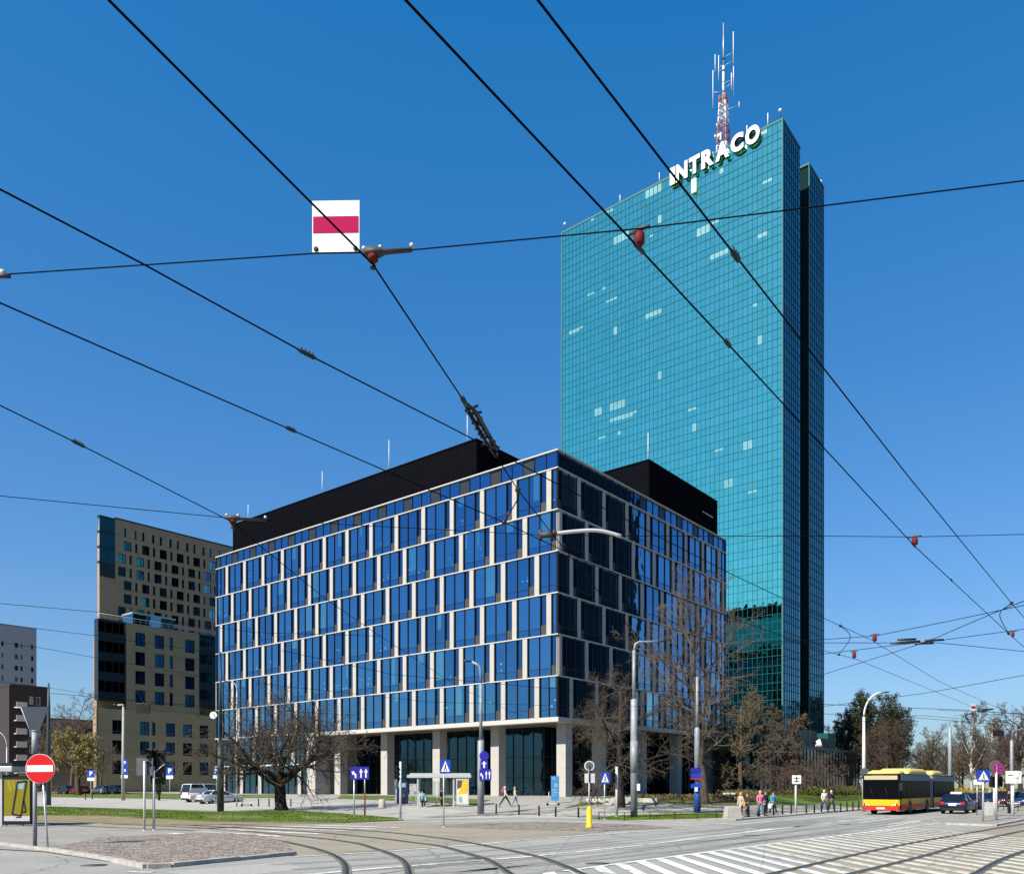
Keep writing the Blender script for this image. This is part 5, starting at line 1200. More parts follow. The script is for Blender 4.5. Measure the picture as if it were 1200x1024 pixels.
class Post:
    def __init__(s, name, label, cat, px, py, group=None, base=None):
        s.p = base if base is not None else gp(px, py); s.r = thing(name, label, cat, s.p, 0, group); s.px = px; s.Y = s.p.y
    def z(s, py): return at(s.px, py, s.Y).z - s.p.z
    def x(s, px): return at(px, 0, s.Y).x - s.p.x
    def m(s, n): return n / F * s.Y
    def pole(s, top, r0, r1=None, material=None, name='pole', lean=0.0, px_top=None):
        zt = s.z(top); mb = MB(); xt = s.x(px_top) if px_top else 0
        mb.tube([(0, 0, -.1), (xt, 0, zt)], [r0, r1 or r0], material or STEEL, 12); mb.tube([(0, 0, -.02), (0, 0, .05)], r0 * 1.7, material or STEEL, 10); mb.build(name, s.r); return zt
    def plate(s, name, x0, y0, x1, y1, material, off=-.06, th=.02, back=True):
        a, b = s.x(x0), s.x(x1); c, d = s.z(y1), s.z(y0); mb = MB(); mb.box((a, off, c), (b, off + th, d), material)
        o = mb.build(name, s.r); return o, (a + b) / 2, (c + d) / 2, b - a, d - c
    def face(s, name, polys, parent, off):          # flat coloured polygons on a plate
        mb = MB()
        for pts, m in polys: mb.poly(pts, .004, m, M=Matrix.Translation((0, off, 0)))
        return mb.build(name, parent)
def arrow_up(cx, cz, w, h):
    return [(cx - w*.14, cz - h/2), (cx + w*.14, cz - h/2), (cx + w*.14, cz + h*.12), (cx + w*.42, cz + h*.05), (cx, cz + h/2), (cx - w*.42, cz + h*.05), (cx - w*.14, cz + h*.12)]
def arrow_left(cx, cz, w, h):
    return [(cx + w*.12, cz - h/2), (cx + w*.38, cz - h/2), (cx + w*.38, cz - h*.05), (cx - w*.05, cz + h*.22), (cx + w*.02, cz + h*.34), (cx - w*.5, cz + h*.26), (cx - w*.25, cz - h*.16), (cx - w*.15, cz - h*.02), (cx + w*.12, cz - h*.18)]
def pedestrian(po, cx, cz, w, h, off):
    q = [([(cx - w*.42, cz - h*.36), (cx + w*.42, cz - h*.36), (cx, cz + h*.44)], SWHITE)]
    po.face('warning_triangle', q, po.r, off)
    k = h * .30; f = [([(cx + k*.30*math.cos(t)*.4, cz + k*.62 + k*.12*math.sin(t)) for t in [math.pi*i/5 for i in range(10)]], SBLACK),
         ([(cx - k*.16, cz + k*.45), (cx + k*.16, cz + k*.45), (cx + k*.14, cz - k*.15), (cx + k*.42, cz - k*.85), (cx + k*.24, cz - k*.90), (cx, cz - k*.30), (cx - k*.28, cz - k*.90), (cx - k*.46, cz - k*.82), (cx - k*.12, cz - k*.15)], SBLACK),
         ([(cx - k*.5, cz - k*1.02), (cx + k*.5, cz - k*1.02), (cx + k*.5, cz - k*.94), (cx - k*.5, cz - k*.94)], SBLACK)]
    po.face('walking_figure', f, po.r, off - .005)
def crossing_sign(label, px, py, x0, y0, x1, y1, top=None, r=.035, m=None):
    po = Post('crossing_sign', label, 'road sign', px, py); po.pole(top or y0, r, r, m or STEEL)
    pl, cx, cz, w, h = po.plate('sign_plate', x0, y0, x1, y1, SBLUE); pedestrian(po, cx, cz, w, h, -.068); return po
crossing_sign('blue pedestrian crossing sign on a thin pole before the bus shelter', 520, 969, 516, 890, 528, 906)
crossing_sign('blue pedestrian crossing sign beside the dark bare tree', 708.5, 960, 704, 904.5, 714, 918)
crossing_sign('bright blue pedestrian crossing sign on the right traffic island', 1152, 964, 1144.5, 902, 1159.5, 915.5, r=.05)
def parking_sign(label, px, py, x0, y0, x1, y1, plates=1, top=None, pole=True, r=.04):
    po = Post('parking_sign', label, 'road sign', px, py, 'blue parking signs'); po.pole(top or y0, r, r, STEEL)
    h = (y1 - y0) / plates
    for k in range(plates):
        pl, cx, cz, w, hh = po.plate('sign_plate', x0, y0 + k*h, x1, y0 + k*h + h*.86, SBLUE); text('P', hh * .85, SWHITE, po.r, (cx, -.066, cz), bold=.03)
    q, cx, cz, w, hh = po.plate('text_plate', x0, y1 - h*.12, x1, y1 + h*.25, SWHITE); return po
parking_sign('blue parking sign left of the white van', 199, 937, 195, 898.5, 203, 909.5)
parking_sign('blue parking sign partly behind the thick dark pole', 254, 938, 250, 899, 257, 909)
parking_sign('blue parking sign among saplings right of the willow', 106.5, 936, 102.5, 902, 111, 912)
po = parking_sign('two stacked blue parking signs on the concrete lamp post', 145.5, 937.5, 142, 890, 150, 909, 2, r=.03)
# no entry sign and its leaning pole
po = Post('no_entry_sign', 'round red no entry sign with a white bar on a slightly leaning pole', 'road sign', 56.5, 994)
po.pole(915, .032, .030, STEEL, px_top=50.5)
cx, cz, r = po.x(48.3), po.z(900.3), po.m(16.8)
mb = MB(); mb.disc((cx, -.07, cz), r, .03, SRED, 40); d = mb.build('sign_disc', po.r); mb = MB(); mb.disc((cx, -.06, cz), r * 1.03, .02, SWHITE, 40); mb.build('rim', d)
mb = MB(); mb.poly([(cx - r*.92, cz - r*.23), (cx + r*.90, cz - r*.21), (cx + r*.90, cz + r*.25), (cx - r*.92, cz + r*.23)], .006, SWHITE, M=Matrix.Translation((0, -.078, 0))); mb.build('white_bar', po.r)
po = Post('signal_post', 'thick grey post behind the red disc sign', 'post', 41, 993.5); po.pole(885, .065, .065, PPAINT)
mb = MB(); mb.tube([(0, 0, po.z(884)), (0, 0, po.z(857))], .10, PPAINT, 16); mb.tube([(0, 0, po.z(857)), (0, 0, po.z(855.5))], .11, PPAINT, 16); mb.build('post_cap', po.r)
po = Post('give_way_sign', 'grey back of a large triangular sign high behind the red disc sign', 'road sign', 41.5, 962); po.pole(828, .05, .05, STEEL)
a, b, c, d = po.x(25.5), po.x(58), po.z(828), po.z(871); mb = MB(); mb.poly([(a, c), ((a + b) / 2, d), (b, c)], .03, mat('slate_plate', (.045, .06, .085), .7, spec=.2), M=Matrix.Translation((0, -.1, 0))); mb.build('triangle_plate', po.r)
mb = MB(); mb.tube([(po.x(20), -.12, po.z(829)), (po.x(26), -.12, po.z(829)), (0, -.12, po.z(868))], .035, PPALE, 8); mb.build('side_arm', po.r)
# lane arrow signs
def lane_sign(po, x0, y0, x1, y1, off=-.06):
    pl, cx, cz, w, h = po.plate('sign_plate', x0, y0, x1, y1, SBLUE2, off)
    po.face('arrows', [(arrow_left(cx - w*.30, cz - h*.06, w*.30, h*.66), SWHITE), (arrow_up(cx + w*.07, cz, w*.26, h*.72), SWHITE), (arrow_up(cx + w*.34, cz, w*.26, h*.72), SWHITE)], po.r, off - .008)
po = Post('lane_sign', 'wide blue sign with one left arrow and two straight arrows on two poles', 'road sign', 415, 955.5); po.pole(912, .05, .05, STEEL); mb = MB(); mb.tube([(po.x(427.5), 0, -.05), (po.x(427.5), 0, po.z(930))], .06, RUST, 8); mb.tube([(po.x(427.5), 0, po.z(930)), (po.x(427.5), 0, po.z(905))], .05, STEEL, 8); mb.build('pole', po.r)
lane_sign(po, 411, 898, 432.5, 913)
# ---------------------------------------------------------------- large poles and lamps
def lamp_head(mb, p, d, L=.6):
    d = Vector(d).normalized(); p = Vector(p); mb.loft([[tuple(p + d * t + Vector((0, -.14*k, .05*k)) ), tuple(p + d*t + Vector((0, .14*k, .05*k))), tuple(p + d*t + Vector((0, .12*k, -.05*k))), tuple(p + d*t + Vector((0, -.12*k, -.05*k)))] for t, k in ((0, .5), (L*.3, 1), (L*.8, 1), (L, .6))], DARKSTEEL)
def street_lamp(label, px, py, top, arm, r0, r1, material, group='street lamps along the crossing', base=None, step=None, curve=False):
    po = Post('street_lamp', label, 'street lamp', px, py, group, base); zt = po.z(top); ax, az = po.x(arm[0]), po.z(arm[1]); mb = MB()
    if step:
        zs = po.z(step); mb.tube([(0,0,-.1), (0,0,zs), (0,0,zs+.08)], [r0, r0*.96, r1*1.15], material, 14); mb.tube([(0,0,zs+.08), (0,0,zt)], [r1*1.15, r1], material, 12)
    else: mb.tube([(0,0,-.1), (0,0,zt)], [r0, r1], material, 14)
    mb.build('pole', po.r); mb = MB()
    if curve: pts = [(ax * (1 - math.cos(t)) , 0, zt + (az - zt) * math.sin(t)) for t in [math.pi/2*k/8 for k in range(9)]]
    else: pts = [(0,0,zt-.02), (ax*.06, 0, zt + (az-zt)*.55 + .1), (ax*.2, 0, zt + (az-zt)*.75 + .1), (ax, 0, az)]
    mb.tube(pts, r1*.8, material, 8); mb.build('arm', po.r); mb = MB(); lamp_head(mb, (ax, 0, az), (1 if ax > 0 else -1, 0, .12)); mb.build('lamp_head', po.r); return po
po = street_lamp('tall galvanised lamp post with a stepped base before the office right side', 743, 958, 762, (771, 751.5), .22, .10, PPAINT, step=820, )
mb = MB(); mb.tube([(0,0,po.z(905)), (0,0,po.z(868))], .235, PPAINT, 14); mb.build('pole_sleeve', po.r)
mb = MB(); mb.box((.16, -.24, po.z(926)), (.34, -.1, po.z(918)), SWHITE); mb.build('small_box', po.r)
po = street_lamp('grey lamp post with blue arrow signs on the kerb left of the walkers', 563.5, 953.5, 800, (553, 775), .24, .10, PPAINT, step=868)
pl, cx, cz, w, h = po.plate('sign_plate', 563, 890.5, 572, 900.5, SBLUE2, -.30); po.face('arrow', [(arrow_up(cx, cz, w*.8, h*.8), SWHITE)], po.r, -.308); lane_sign(po, 562, 901, 576, 914, -.30)
mb = MB(); mb.disc((po.x(567.5), -.3, po.z(885.5)), po.m(5.5), .03, SBLUE2, 28); mb.build('round_sign', po.r); text('W', .4, SRED, po.r, (po.x(567.5), -.31, po.z(885.5))) if False else None
po = Post('tram_pole', 'grey tram wire pole with a blue painted lower half and small blue signs', 'pole', 817, 952, 'tram wire poles'); 
mb = MB(); mb.tube([(0,0,po.z(916)), (0,0,po.z(854)), (0,0,po.z(852))], [.20,.19,.12], PPAINT, 14); mb.tube([(0,0,po.z(852)), (0,0,po.z(793))], [.12,.09], PPAINT, 12); mb.build('pole', po.r)
mb = MB(); mb.tube([(0,0,-.1), (0,0,po.z(916))], [.25,.215], PBLUE, 14); mb.build('painted_base', po.r)
for y0, y1, m in ((899.5, 905, SBLUE2), (906, 911, SBLUE), (911.5, 913, SRED), (918, 923, SBLUE)): pl = po.plate('sign_plate', 808.5 if m is not SRED else 808, y0, 821, y1, m, -.30)
mb = MB(); mb.box((po.x(813), -.32, po.z(927)), (po.x(816.5), -.26, po.z(922)), SWHITE); mb.build('notice', po.r)
po = Post('tram_pole', 'thick dark green pole with a thin upper mast on the left lawn', 'pole', 258.5, 950.5, 'tram wire poles')
mb = MB(); mb.tube([(0,0,-.1), (0,0,po.z(868))], [.27,.25], DGREEN, 16); mb.build('pole', po.r); mb = MB(); mb.tube([(0,0,po.z(868)), (0,0,po.z(764))], [.13,.07], DARKSTEEL, 10); mb.build('mast', po.r)
mb = MB(); mb.disc((po.x(251), -.2, po.z(838)), po.m(4.2), .05, SWHITE, 24); mb.tube([(po.x(251), -.15, po.z(838)), (0, 0, po.z(838))], .04, STEEL, 6); mb.build('round_sign_back', po.r)
mb = MB(); mb.tube([(0,0,po.z(866)), (po.x(281), 0, po.z(866)), (po.x(281), 0, po.z(868))], .06, PPALE, 6); mb.build('bracket', po.r)
po = Post('tram_pole', 'dark slate tram wire pole left of the willow', 'pole', 57, 943.5, 'tram wire poles'); mb = MB(); mb.tube([(0,0,-.1),(0,0,po.z(832)),(0,0,po.z(800))], [.24,.17,.08], mat('slate_paint', (.05,.07,.085), .5, var=.15), 14); mb.build('pole', po.r)
po = street_lamp('thin pale lamp post with an arm hook at the office left corner', 277.5, 945, 808, (271, 799), .07, .05, PPALE, curve=True)
po = street_lamp('weathered concrete lamp post before the tan tower', 144.5, 937.5, 828, (138, 826), .24, .12, CONC)
po = street_lamp('pale curved lamp at the far left edge', 8, 935, 875, (-4, 857), .10, .07, PPALE, curve=True)
po = street_lamp('tall pale lamp post with a curved arm behind the bus front', 1012.3, 0, 840, (1033, 811.5), .17, .10, PPALE, base=Vector((at(1012.3, 0, 66).x, 66, 0)), curve=True)
mb = MB(); mb.disc((po.x(1012), -.25, po.z(905)), .38, .03, SBACK, 24); mb.build('round_sign_back', po.r)
po = street_lamp('grey tram pole lamp rising behind the rear of the bus', 1113, 0, 850, (1133, 836.5), .18, .05, PPAINT, base=Vector((at(1113, 0, 84).x, 84, 0)), step=852)
po = street_lamp('grey lamp mast behind the white billboard at the right edge', 1185.5, 0, 866, (1200, 853.5), .15, .05, PPAINT, base=Vector((at(1185.5, 0, 78).x, 78, 0)), step=868)
# round grey sign backs with the yellow bollard
po = Post('traffic_bollard', 'bright yellow traffic bollard with a round sign back on a pole', 'bollard', 690.5, 970)
mb = MB(); R_ = po.m(4.0); mb.tube([(0,0,0),(0,0,.12),(0,0,.16),(0,0,po.z(948)),(0,0,po.z(945.5)),(0,0,po.z(944))], [R_*1.05,R_*1.05,R_*.8,R_*.78,R_*.5,R_*.2], YEL, 20); mb.build('yellow_base', po.r)
for k in range(6):
    a = k*1.047+.3
mb = MB(); mb.tube([(0,0,po.z(946)),(0,0,po.z(896))], .045, PPALE, 10); mb.build('pole', po.r)
mb = MB(); mb.disc((0, -.05, po.z(897)), po.m(6), .03, PPALE, 32); mb.build('round_sign', po.r); mb = MB(); mb.disc((0, -.056, po.z(897)), po.m(4.6), .006, SBACK, 32); mb.build('sign_inner', po.r)
mb = MB(); mb.box((po.x(685), -.05, po.z(917)), (po.x(697), -.02, po.z(906)), PPALE); mb.build('lower_plate', po.r); mb = MB(); mb.tube([(0,-.08,po.z(916)),(0,-.08,po.z(896))], .03, DARKSTEEL, 8); mb.build('mounting_rail', po.r)
# direction board on the right pavement
po = Post('direction_sign', 'white square direction board on a pale pole by the bollards', 'road sign', 932.5, 954); po.pole(908, .08, .07, PPALE)
pl, cx, cz, w, h = po.plate('board', 927.5, 908, 938, 918, SWHITE, -.14)
po.face('arrow_marks', [([(cx-w*.32, cz+h*.1),(cx+w*.32, cz+h*.1),(cx+w*.32, cz+h*.18),(cx-w*.32, cz+h*.18)], SBLACK), ([(cx-w*.05, cz-h*.35),(cx+w*.05, cz-h*.35),(cx+w*.05, cz+h*.35),(cx-w*.05, cz+h*.35)], SBLACK), ([(cx-w*.32, cz-h*.22),(cx+w*.32, cz-h*.22),(cx+w*.32, cz-h*.14),(cx-w*.32, cz-h*.14)], SBLACK)], po.r, -.15)
# right island: no stopping sign, billboard, posts
po = Post('no_stopping_sign', 'round blue and red no stopping sign beside a signal on the right island', 'road sign', 1167.5, 962); po.pole(896, .06, .06, PPALE)
cx, cz, r = po.x(1169.5), po.z(900), po.m(6.6)
for off, rr, m in ((-.05, r, SRED), (-.056, r*.80, SBLUE)): mb = MB(); mb.disc((cx, off, cz), rr, .012, m, 36); mb.build('sign_disc', po.r)
mb = MB()
for a in (45, -45): mb.box((-r*.8, -.062, -r*.10), (r*.8, -.056, r*.10), SRED, M=Matrix.Translation((cx, 0, cz)) @ Matrix.Rotation(R(a), 4, 'Y'))
mb.build('red_cross', po.r)
mb = MB(); mb.disc((po.x(1166.5), .03, po.z(897.5)), po.m(7), .02, SBACK, 30); mb.build('round_sign_back', po.r)
po = Post('billboard', 'white rectangular information board on a pale post at the right edge', 'billboard', 1186.5, 958); po.pole(920, .10, .10, PPALE); pl, cx, cz, w, h = po.plate('board', 1177, 903, 1195.5, 917.5, SWHITE, -.14)
po.face('board_marks', [([(cx-w*.35, cz+h*.12),(cx-w*.05, cz+h*.12),(cx-w*.05, cz+h*.2),(cx-w*.35, cz+h*.2)], SBACK), ([(cx+w*.12, cz-h*.1),(cx+w*.3, cz-h*.1),(cx+w*.3, cz-h*.04),(cx+w*.12, cz-h*.04)], SBACK)], po.r, -.146)
po = Post('road_sign', 'small pale plate on a thin pole behind the right crossing sign', 'road sign', 1145, 950); po.pole(914, .03, .03, STEEL); po.plate('sign_plate', 1140.5, 913, 1150, 919, SWHITE)
# ---------------------------------------------------------------- traffic lights
def head(po, px, ytop, ybot, wpx, off=-.12, tw=None):
    mb = MB(); x = po.x(px); w = po.m(wpx)/2; a, b = po.z(ybot), po.z(ytop); mb.box((x-w, off-.12, a), (x+w, off+.1, b), BLACK)
    for k in range(3):
        zc = b - (b-a)*(k+.5)/3; mb.tube([(x, off-.12, zc), (x, off-.26, zc+.01)], w*.72, BLACK, 12, cap=False)
    o = mb.build('signal_head', po.r, .015)
    for k, m in enumerate((mat('lens_red', (.10,.01,.01), .3), mat('lens_amber', (.12,.06,.01), .3), mat('lens_green', (.01,.07,.04), .3))):
        q = MB(); zc = b - (b-a)*(k+.5)/3; q.disc((x, off-.125, zc), w*.68, .004, m, 16); q.build('lens', o)
po = Post('traffic_light', 'pale traffic light pole with a grey back board on the left island', 'traffic light', 169.3, 973.2, 'traffic lights'); po.pole(891, .052, .052, PPALE); po.plate('back_board', 158.5, 887.5, 178, 908, SBACK, .12); head(po, 173, 877, 897, 6, .3)
po = Post('traffic_light', 'pale traffic light pole with two dark signal heads on the left island', 'traffic light', 180.2, 972.8, 'traffic lights'); po.pole(898, .06, .06, PPALE); head(po, 178.5, 877, 918, 7, .28); head(po, 187.2, 877.5, 919, 7, .25)
mb = MB(); mb.tube([(0,0,po.z(911)),(po.x(187),.1,po.z(911))], .03, PPALE, 6); mb.tube([(0,0,po.z(905)),(po.x(192),.1,po.z(895))], .03, PPALE, 6); mb.build('bracket', po.r)
po = Post('traffic_light', 'dark signal on a short post beyond the left lawn', 'traffic light', 186.5, 937.5, 'traffic lights'); po.pole(915, .12, .10, BLACK); head(po, 186.5, 916, 930, 5)
po = Post('traffic_light', 'slim pole with a white top and dark signal left of the bus shelter', 'traffic light', 469.3, 960, 'traffic lights'); po.pole(892, .07, .07, PPALE); head(po, 466.2, 897, 913, 5, .12)
po = Post('traffic_light', 'pale pole with a dark signal head before the dark bare tree', 'traffic light', 722.7, 957, 'traffic lights'); po.pole(898, .08, .08, PPALE); head(po, 717.5, 904, 918, 5.5)
po = Post('traffic_light', 'black signal head cluster under the no stopping sign', 'traffic light', 1165, 958, 'traffic lights'); po.pole(922, .06, .06, PPALE); head(po, 1164, 909, 922, 5.5, .15); head(po, 1172, 910.5, 921, 8, .2)
# ---------------------------------------------------------------- bollards, fences, bins
def bollard(px, py, hpx, label, group, name='bollard', m=BLACK, band=True):
    p = gp(px, py); h = hpx / F * p.y; r = thing(name, label, 'bollard', p, 0, group); mb = MB(); mb.tube([(0,0,-.05),(0,0,h-.04),(0,0,h)], [.055,.055,.03], m, 12); mb.build('post', r)
    if band: q = MB(); q.tube([(0,0,h*.10),(0,0,h*.2)], .075, m, 12); q.build('base_collar', r)
    return r
for px, py in ((581.5, 953.7), (608.2, 954.6), (631.7, 955.8), (651.2, 956.7), (677.8, 957.8)): bollard(px, py, 12.5, 'black bollard in the row across the plaza before the office', 'black bollards before the office')
for px, py in ((303, 944.6), (315.3, 944.8), (340.8, 944.8)): bollard(px, py, 9.5, 'short black bollard behind the gnarled left tree', 'short bollards behind the left tree')
for px, py in ((88, 932), (100.3, 936.8), (108.3, 936)): bollard(px, py, 7.5, 'black post on the pale side street near the willow', 'short bollards near the willow')
for i, px in enumerate((864.2, 877.5, 889.6, 896, 906.6, 917, 927.2)): bollard(px, 958 - i*.75, 12.5, 'black kerb bollard along the right pavement near the walkers', 'kerb bollards near the walkers')
for i, px in enumerate((945, 954.3, 962.5, 970.2, 978, 985.2, 992.6, 999.5, 1006.4)): bollard(px, 953.6 - i*.5, 11.5, 'black kerb bollard between the white direction board and the bus', 'kerb bollards near the bus')
fa = [gp(x, y) for x, y in ((701.8, 960.8), (731.6, 961), (761.5, 960.8), (790.7, 960.2), (817.3, 959.5), (839.5, 958.6), (862, 957.8))]
fr_ = thing('low_fence', 'low black post and rail fence round the kerbside lawn', 'fence', fa[0])
for q in fa: mb = MB(); d = q - fa[0]; mb.tube([d - Vector((0,0,.05)), d + Vector((0,0,.5))], .03, BLACK, 8); mb.build('post', fr_)
for a, b in zip(fa, fa[1:]): mb = MB(); mb.tube([a - fa[0] + Vector((0,0,.47)), b - fa[0] + Vector((0,0,.47))], .014, BLACK, 6); mb.build('rail', fr_)
p = gp(447.8, 947); r = thing('litter_bin', 'round concrete litter bin left of the bus shelter', 'bin', p); mb = MB(); mb.tube([(0,0,0),(0,0,.05),(0,0,.75),(0,0,.78)], [.30,.31,.25,.20], CONC, 20); mb.build('tub', r); mb = MB(); mb.tube([(0,0,.76),(0,0,.79)], .19, BLACK, 16); mb.build('opening', r)
p = gp(858.5, 958.5); r = thing('concrete_block', 'pale concrete barrier block at the end of the low fence', 'block', p, R(12)); mb = MB(); mb.loft([[(-.52*k,-.3*k,z),(.52*k,-.3*k,z),(.52*k,.3*k,z),(-.52*k,.3*k,z)] for k, z in ((1,0),(1,.15),(.86,.72),(.82,.75))], CONC, smooth=False); mb.build('block', r, .02)
p = gp(1159.5, 957.5); r = thing('junction_box', 'pale grey cabinet on the right traffic island', 'cabinet', p); mb = MB(); w_ = 10/F*p.y/2; mb.box((-w_,-.2,.12),(w_,.2,1.0), mat('cabinet_grey', (.50,.50,.48), .6, var=.08)); mb.build('cabinet', r, .02); mb = MB(); mb.box((-w_*.9,-.15,0),(w_*.9,.15,.12), CONC); mb.build('plinth', r)
def railing(label, a, b, n, h=.95, m=None):
    r = thing('railing', label, 'railing', a); d = b - a; m = m or DARKSTEEL
    for z in (h, h*.5): q = MB(); q.tube([(0,0,z), d + Vector((0,0,z))], .025, m, 6); q.build('rail', r)
    for k in range(n + 1): q = MB(); e = d * (k/n); q.tube([e, e + Vector((0,0,h))], .025, m, 6); q.build('post', r)
railing('grey railing between the cabinet and the person in black', gp(1145, 956.5), gp(1176, 949.5), 4); railing('dark railing at the right edge behind the person in black', gp(1184, 953), gp(1222, 946), 5)
# white planter walls by the entrance
for i, (x0, x1, y, h) in enumerate(((687, 720, 940, 5), (729, 740, 940, 6.5), (741, 770, 940.5, 5.5), (848, 862, 932.5, 4))):
    a, b = gp(x0, y), gp(x1, y); r = thing('planter_wall', ('long white planter wall left of the dark bare tree', 'short white wall block by the entrance steps', 'white planter wall right of the stepped lamp post', 'small white wall behind the blue striped pole')[i], 'planter', a); d = b - a; d.z = 0; L = d.length; mb = MB()
    mb.box((0,0,-.3),(L,.5,h/F*a.y), mat('white_concrete', (.60,.585,.55), .8, var=.06), M=Matrix.Rotation(math.atan2(d.y, d.x), 4, 'Z')); mb.build('wall', r, .01)
a = gp(733, 943); r = thing('steps', 'low concrete steps leading up to the office side entrance', 'steps', a, UROT)
for k in range(4): mb = MB(); mb.box((k*.4, 0, -.2), (k*.4 + .42, 2.0, .14*(k+1)), CONC); mb.build('step', r)
# ---------------------------------------------------------------- bus shelters and boards
GALV = mat('shelter_frame', (.50, .52, .53), .45, .2, var=.08)
p = gp(515, 945.5); Y = p.y; sh = thing('bus_shelter', 'open bus shelter with a flat pale roof before the office columns', 'bus shelter', p); X = lambda px: at(px, 0, Y).x - p.x; Z = lambda py: at(0, py, Y).z - p.z
mb = MB(); mb.box((X(477), -.1, Z(911)), (X(552), 1.5, Z(907.5)), GALV); mb.build('roof', sh, .02); mb = MB(); mb.box((X(480), .1, Z(907.4)), (X(551), 1.4, Z(905.5)), GALV); mb.build('roof_trim', sh)
for px in (489.5, 531.5): 
    for y in (.05, 1.4): mb = MB(); mb.box((X(px)-.06, y-.04, -.05), (X(px)+.06, y+.04, Z(911)), GALV); mb.build('post', sh)
for a, b in ((490, 510), (510, 531)): mb = MB(); mb.box((X(a)+.06, 1.39, .3), (X(b)-.06, 1.41, 2.1), GLASSP); mb.build('back_pane', sh)
mb = MB(); mb.box((X(492), .75, .42), (X(528), 1.15, .48), mat('bench_wood', (.20,.13,.07), .7)); [mb.box((X(q)-.03,.9,0),(X(q)+.03,1.0,.42), DARKSTEEL) for q in (494, 510, 526)]; mb.build('bench', sh)
pc.location = Vector((p.x + X(493.5), p.y + .85, p.z)); pd.location = Vector((p.x + X(517), p.y + .3, p.z))
AD1 = [mat('poster_%d' % i, c, .4, var=.1) for i, c in enumerate(((.70,.48,.03), (.72,.68,.55), (.10,.08,.06), (.22,.40,.46)))]
po = Post('poster_case', 'bus stop poster case with a yellow and white poster under the shelter roof', 'poster case', 542, 945); mb = MB(); mb.box((po.x(534.5), -.1, .15), (po.x(549.5), .1, po.z(912)), GALV); mb.build('case', po.r)
a, b, c, d = po.x(536), po.x(548.5), po.z(941), po.z(914); W_, H_ = b-a, d-c
po.face('poster', [([(a,c),(b,c),(b,d),(a,d)], AD1[1]), ], po.r, -.105); po.face('poster_picture', [([(a,c+H_*.38),(b,c+H_*.45),(b,d),(a+W_*.5,d),(a+W_*.35,c+H_*.7)], AD1[0]), ([(a,c+H_*.62),(a+W_*.36,c+H_*.7),(a+W_*.5,d),(a,d)], AD1[2]), ([(a+W_*.1,c+H_*.06),(a+W_*.5,c+H_*.06),(a+W_*.45,c+H_*.3),(a+W_*.15,c+H_*.3)], AD1[3])], po.r, -.112)
po = Post('ticket_machine', 'dark blue ticket kiosk left of the bus shelter', 'kiosk', 471, 941.5); mb = MB(); mb.box((po.x(463), -.3, 0), (po.x(465.5), .3, po.z(913)), GALV); mb.build('side_panel', po.r); mb = MB(); mb.box((po.x(465.5), -.3, .05), (po.x(478), .3, po.z(915)), mat('kiosk_blue', (.012,.025,.075), .4, var=.1)); k_ = mb.build('cabinet', po.r, .02)
po.face('kiosk_front', [([(po.x(467),po.z(922)),(po.x(476),po.z(922)),(po.x(476),po.z(917)),(po.x(467),po.z(917))], AD1[3]), ([(po.x(470),po.z(934)),(po.x(475),po.z(934)),(po.x(475),po.z(930)),(po.x(470),po.z(930))], SBACK)], po.r, -.31)
po = Post('notice_stand', 'glazed timetable stand beside the blue ticket kiosk', 'stand', 484.5, 943.5); mb = MB(); mb.box((po.x(480), -.06, po.z(932)), (po.x(488.5), .06, po.z(918)), GALV); mb.build('case', po.r); 
for q in (481, 487.5): mb = MB(); mb.tube([(po.x(q),0,0),(po.x(q),0,po.z(930))], .035, GALV, 6); mb.build('leg', po.r)
po = Post('information_board', 'tall light blue information board by the office corner column', 'notice board', 650.5, 941); mb = MB(); mb.tube([(0,.05,-.05),(0,.05,.4)], .08, STEEL, 8); mb.build('foot', po.r); BLB = mat('board_light_blue', (.06,.24,.55), .45, var=.06); pl, cx, cz, w, h = po.plate('board', 645.7, 908.8, 655.3, 937.5, BLB, -.04, .08)
po.face('board_print', [([(cx+w*a0,cz+h*b0),(cx+w*a1,cz+h*b0),(cx+w*a1,cz+h*b1),(cx+w*a0,cz+h*b1)], AD1[3]) for a0,a1,b0,b1 in ((-.35,.0,.36,.44),(-.1,.3,.05,.2),(-.35,.2,-.1,-.04),(-.35,.35,-.2,-.15),(-.35,.1,-.3,-.26))], po.r, -.046)
# left tram stop: shelter edge and yellow poster case
po = Post('poster_case', 'large black case with an olive yellow poster of a leaning frame', 'poster case', 20, 968); zt = po.z(907.5)
mb = MB(); mb.box((po.x(4), -.08, .12), (po.x(36.5), .30, zt), mat('case_black', (.012,.012,.013), .4)); mb.build('case', po.r, .01)
a, b, c, d = po.x(6), po.x(36), po.z(961.5), po.z(913); W_, H_ = b-a, d-c; OL = mat('poster_olive', (.22,.19,.008), .4, var=.06); OL2 = mat('poster_olive_pale', (.30,.27,.03), .4)
fx = lambda u: a + W_*u; fz = lambda v: d - H_*v
po.face('poster', [([(a,c),(b,c),(b,d),(a,d)], OL)], po.r, -.086); po.face('poster_foot', [([(a,c),(b,c),(b,c+H_*.12),(a,c+H_*.12)], mat('poster_lilac', (.50,.50,.58), .5)), ([(fx(.10),fz(.02)),(fx(.22),fz(.02)),(fx(.32),fz(.28)),(fx(.24),fz(.30))], OL2), ([(fx(.3),fz(0)),(fx(.36),fz(0)),(fx(.44),fz(.24)),(fx(.38),fz(.26))], OL2), ([(fx(.52),fz(.10)),(fx(.80),fz(.08)),(fx(.74),fz(.24)),(fx(.52),fz(.21))], AD1[3])], po.r, -.092)
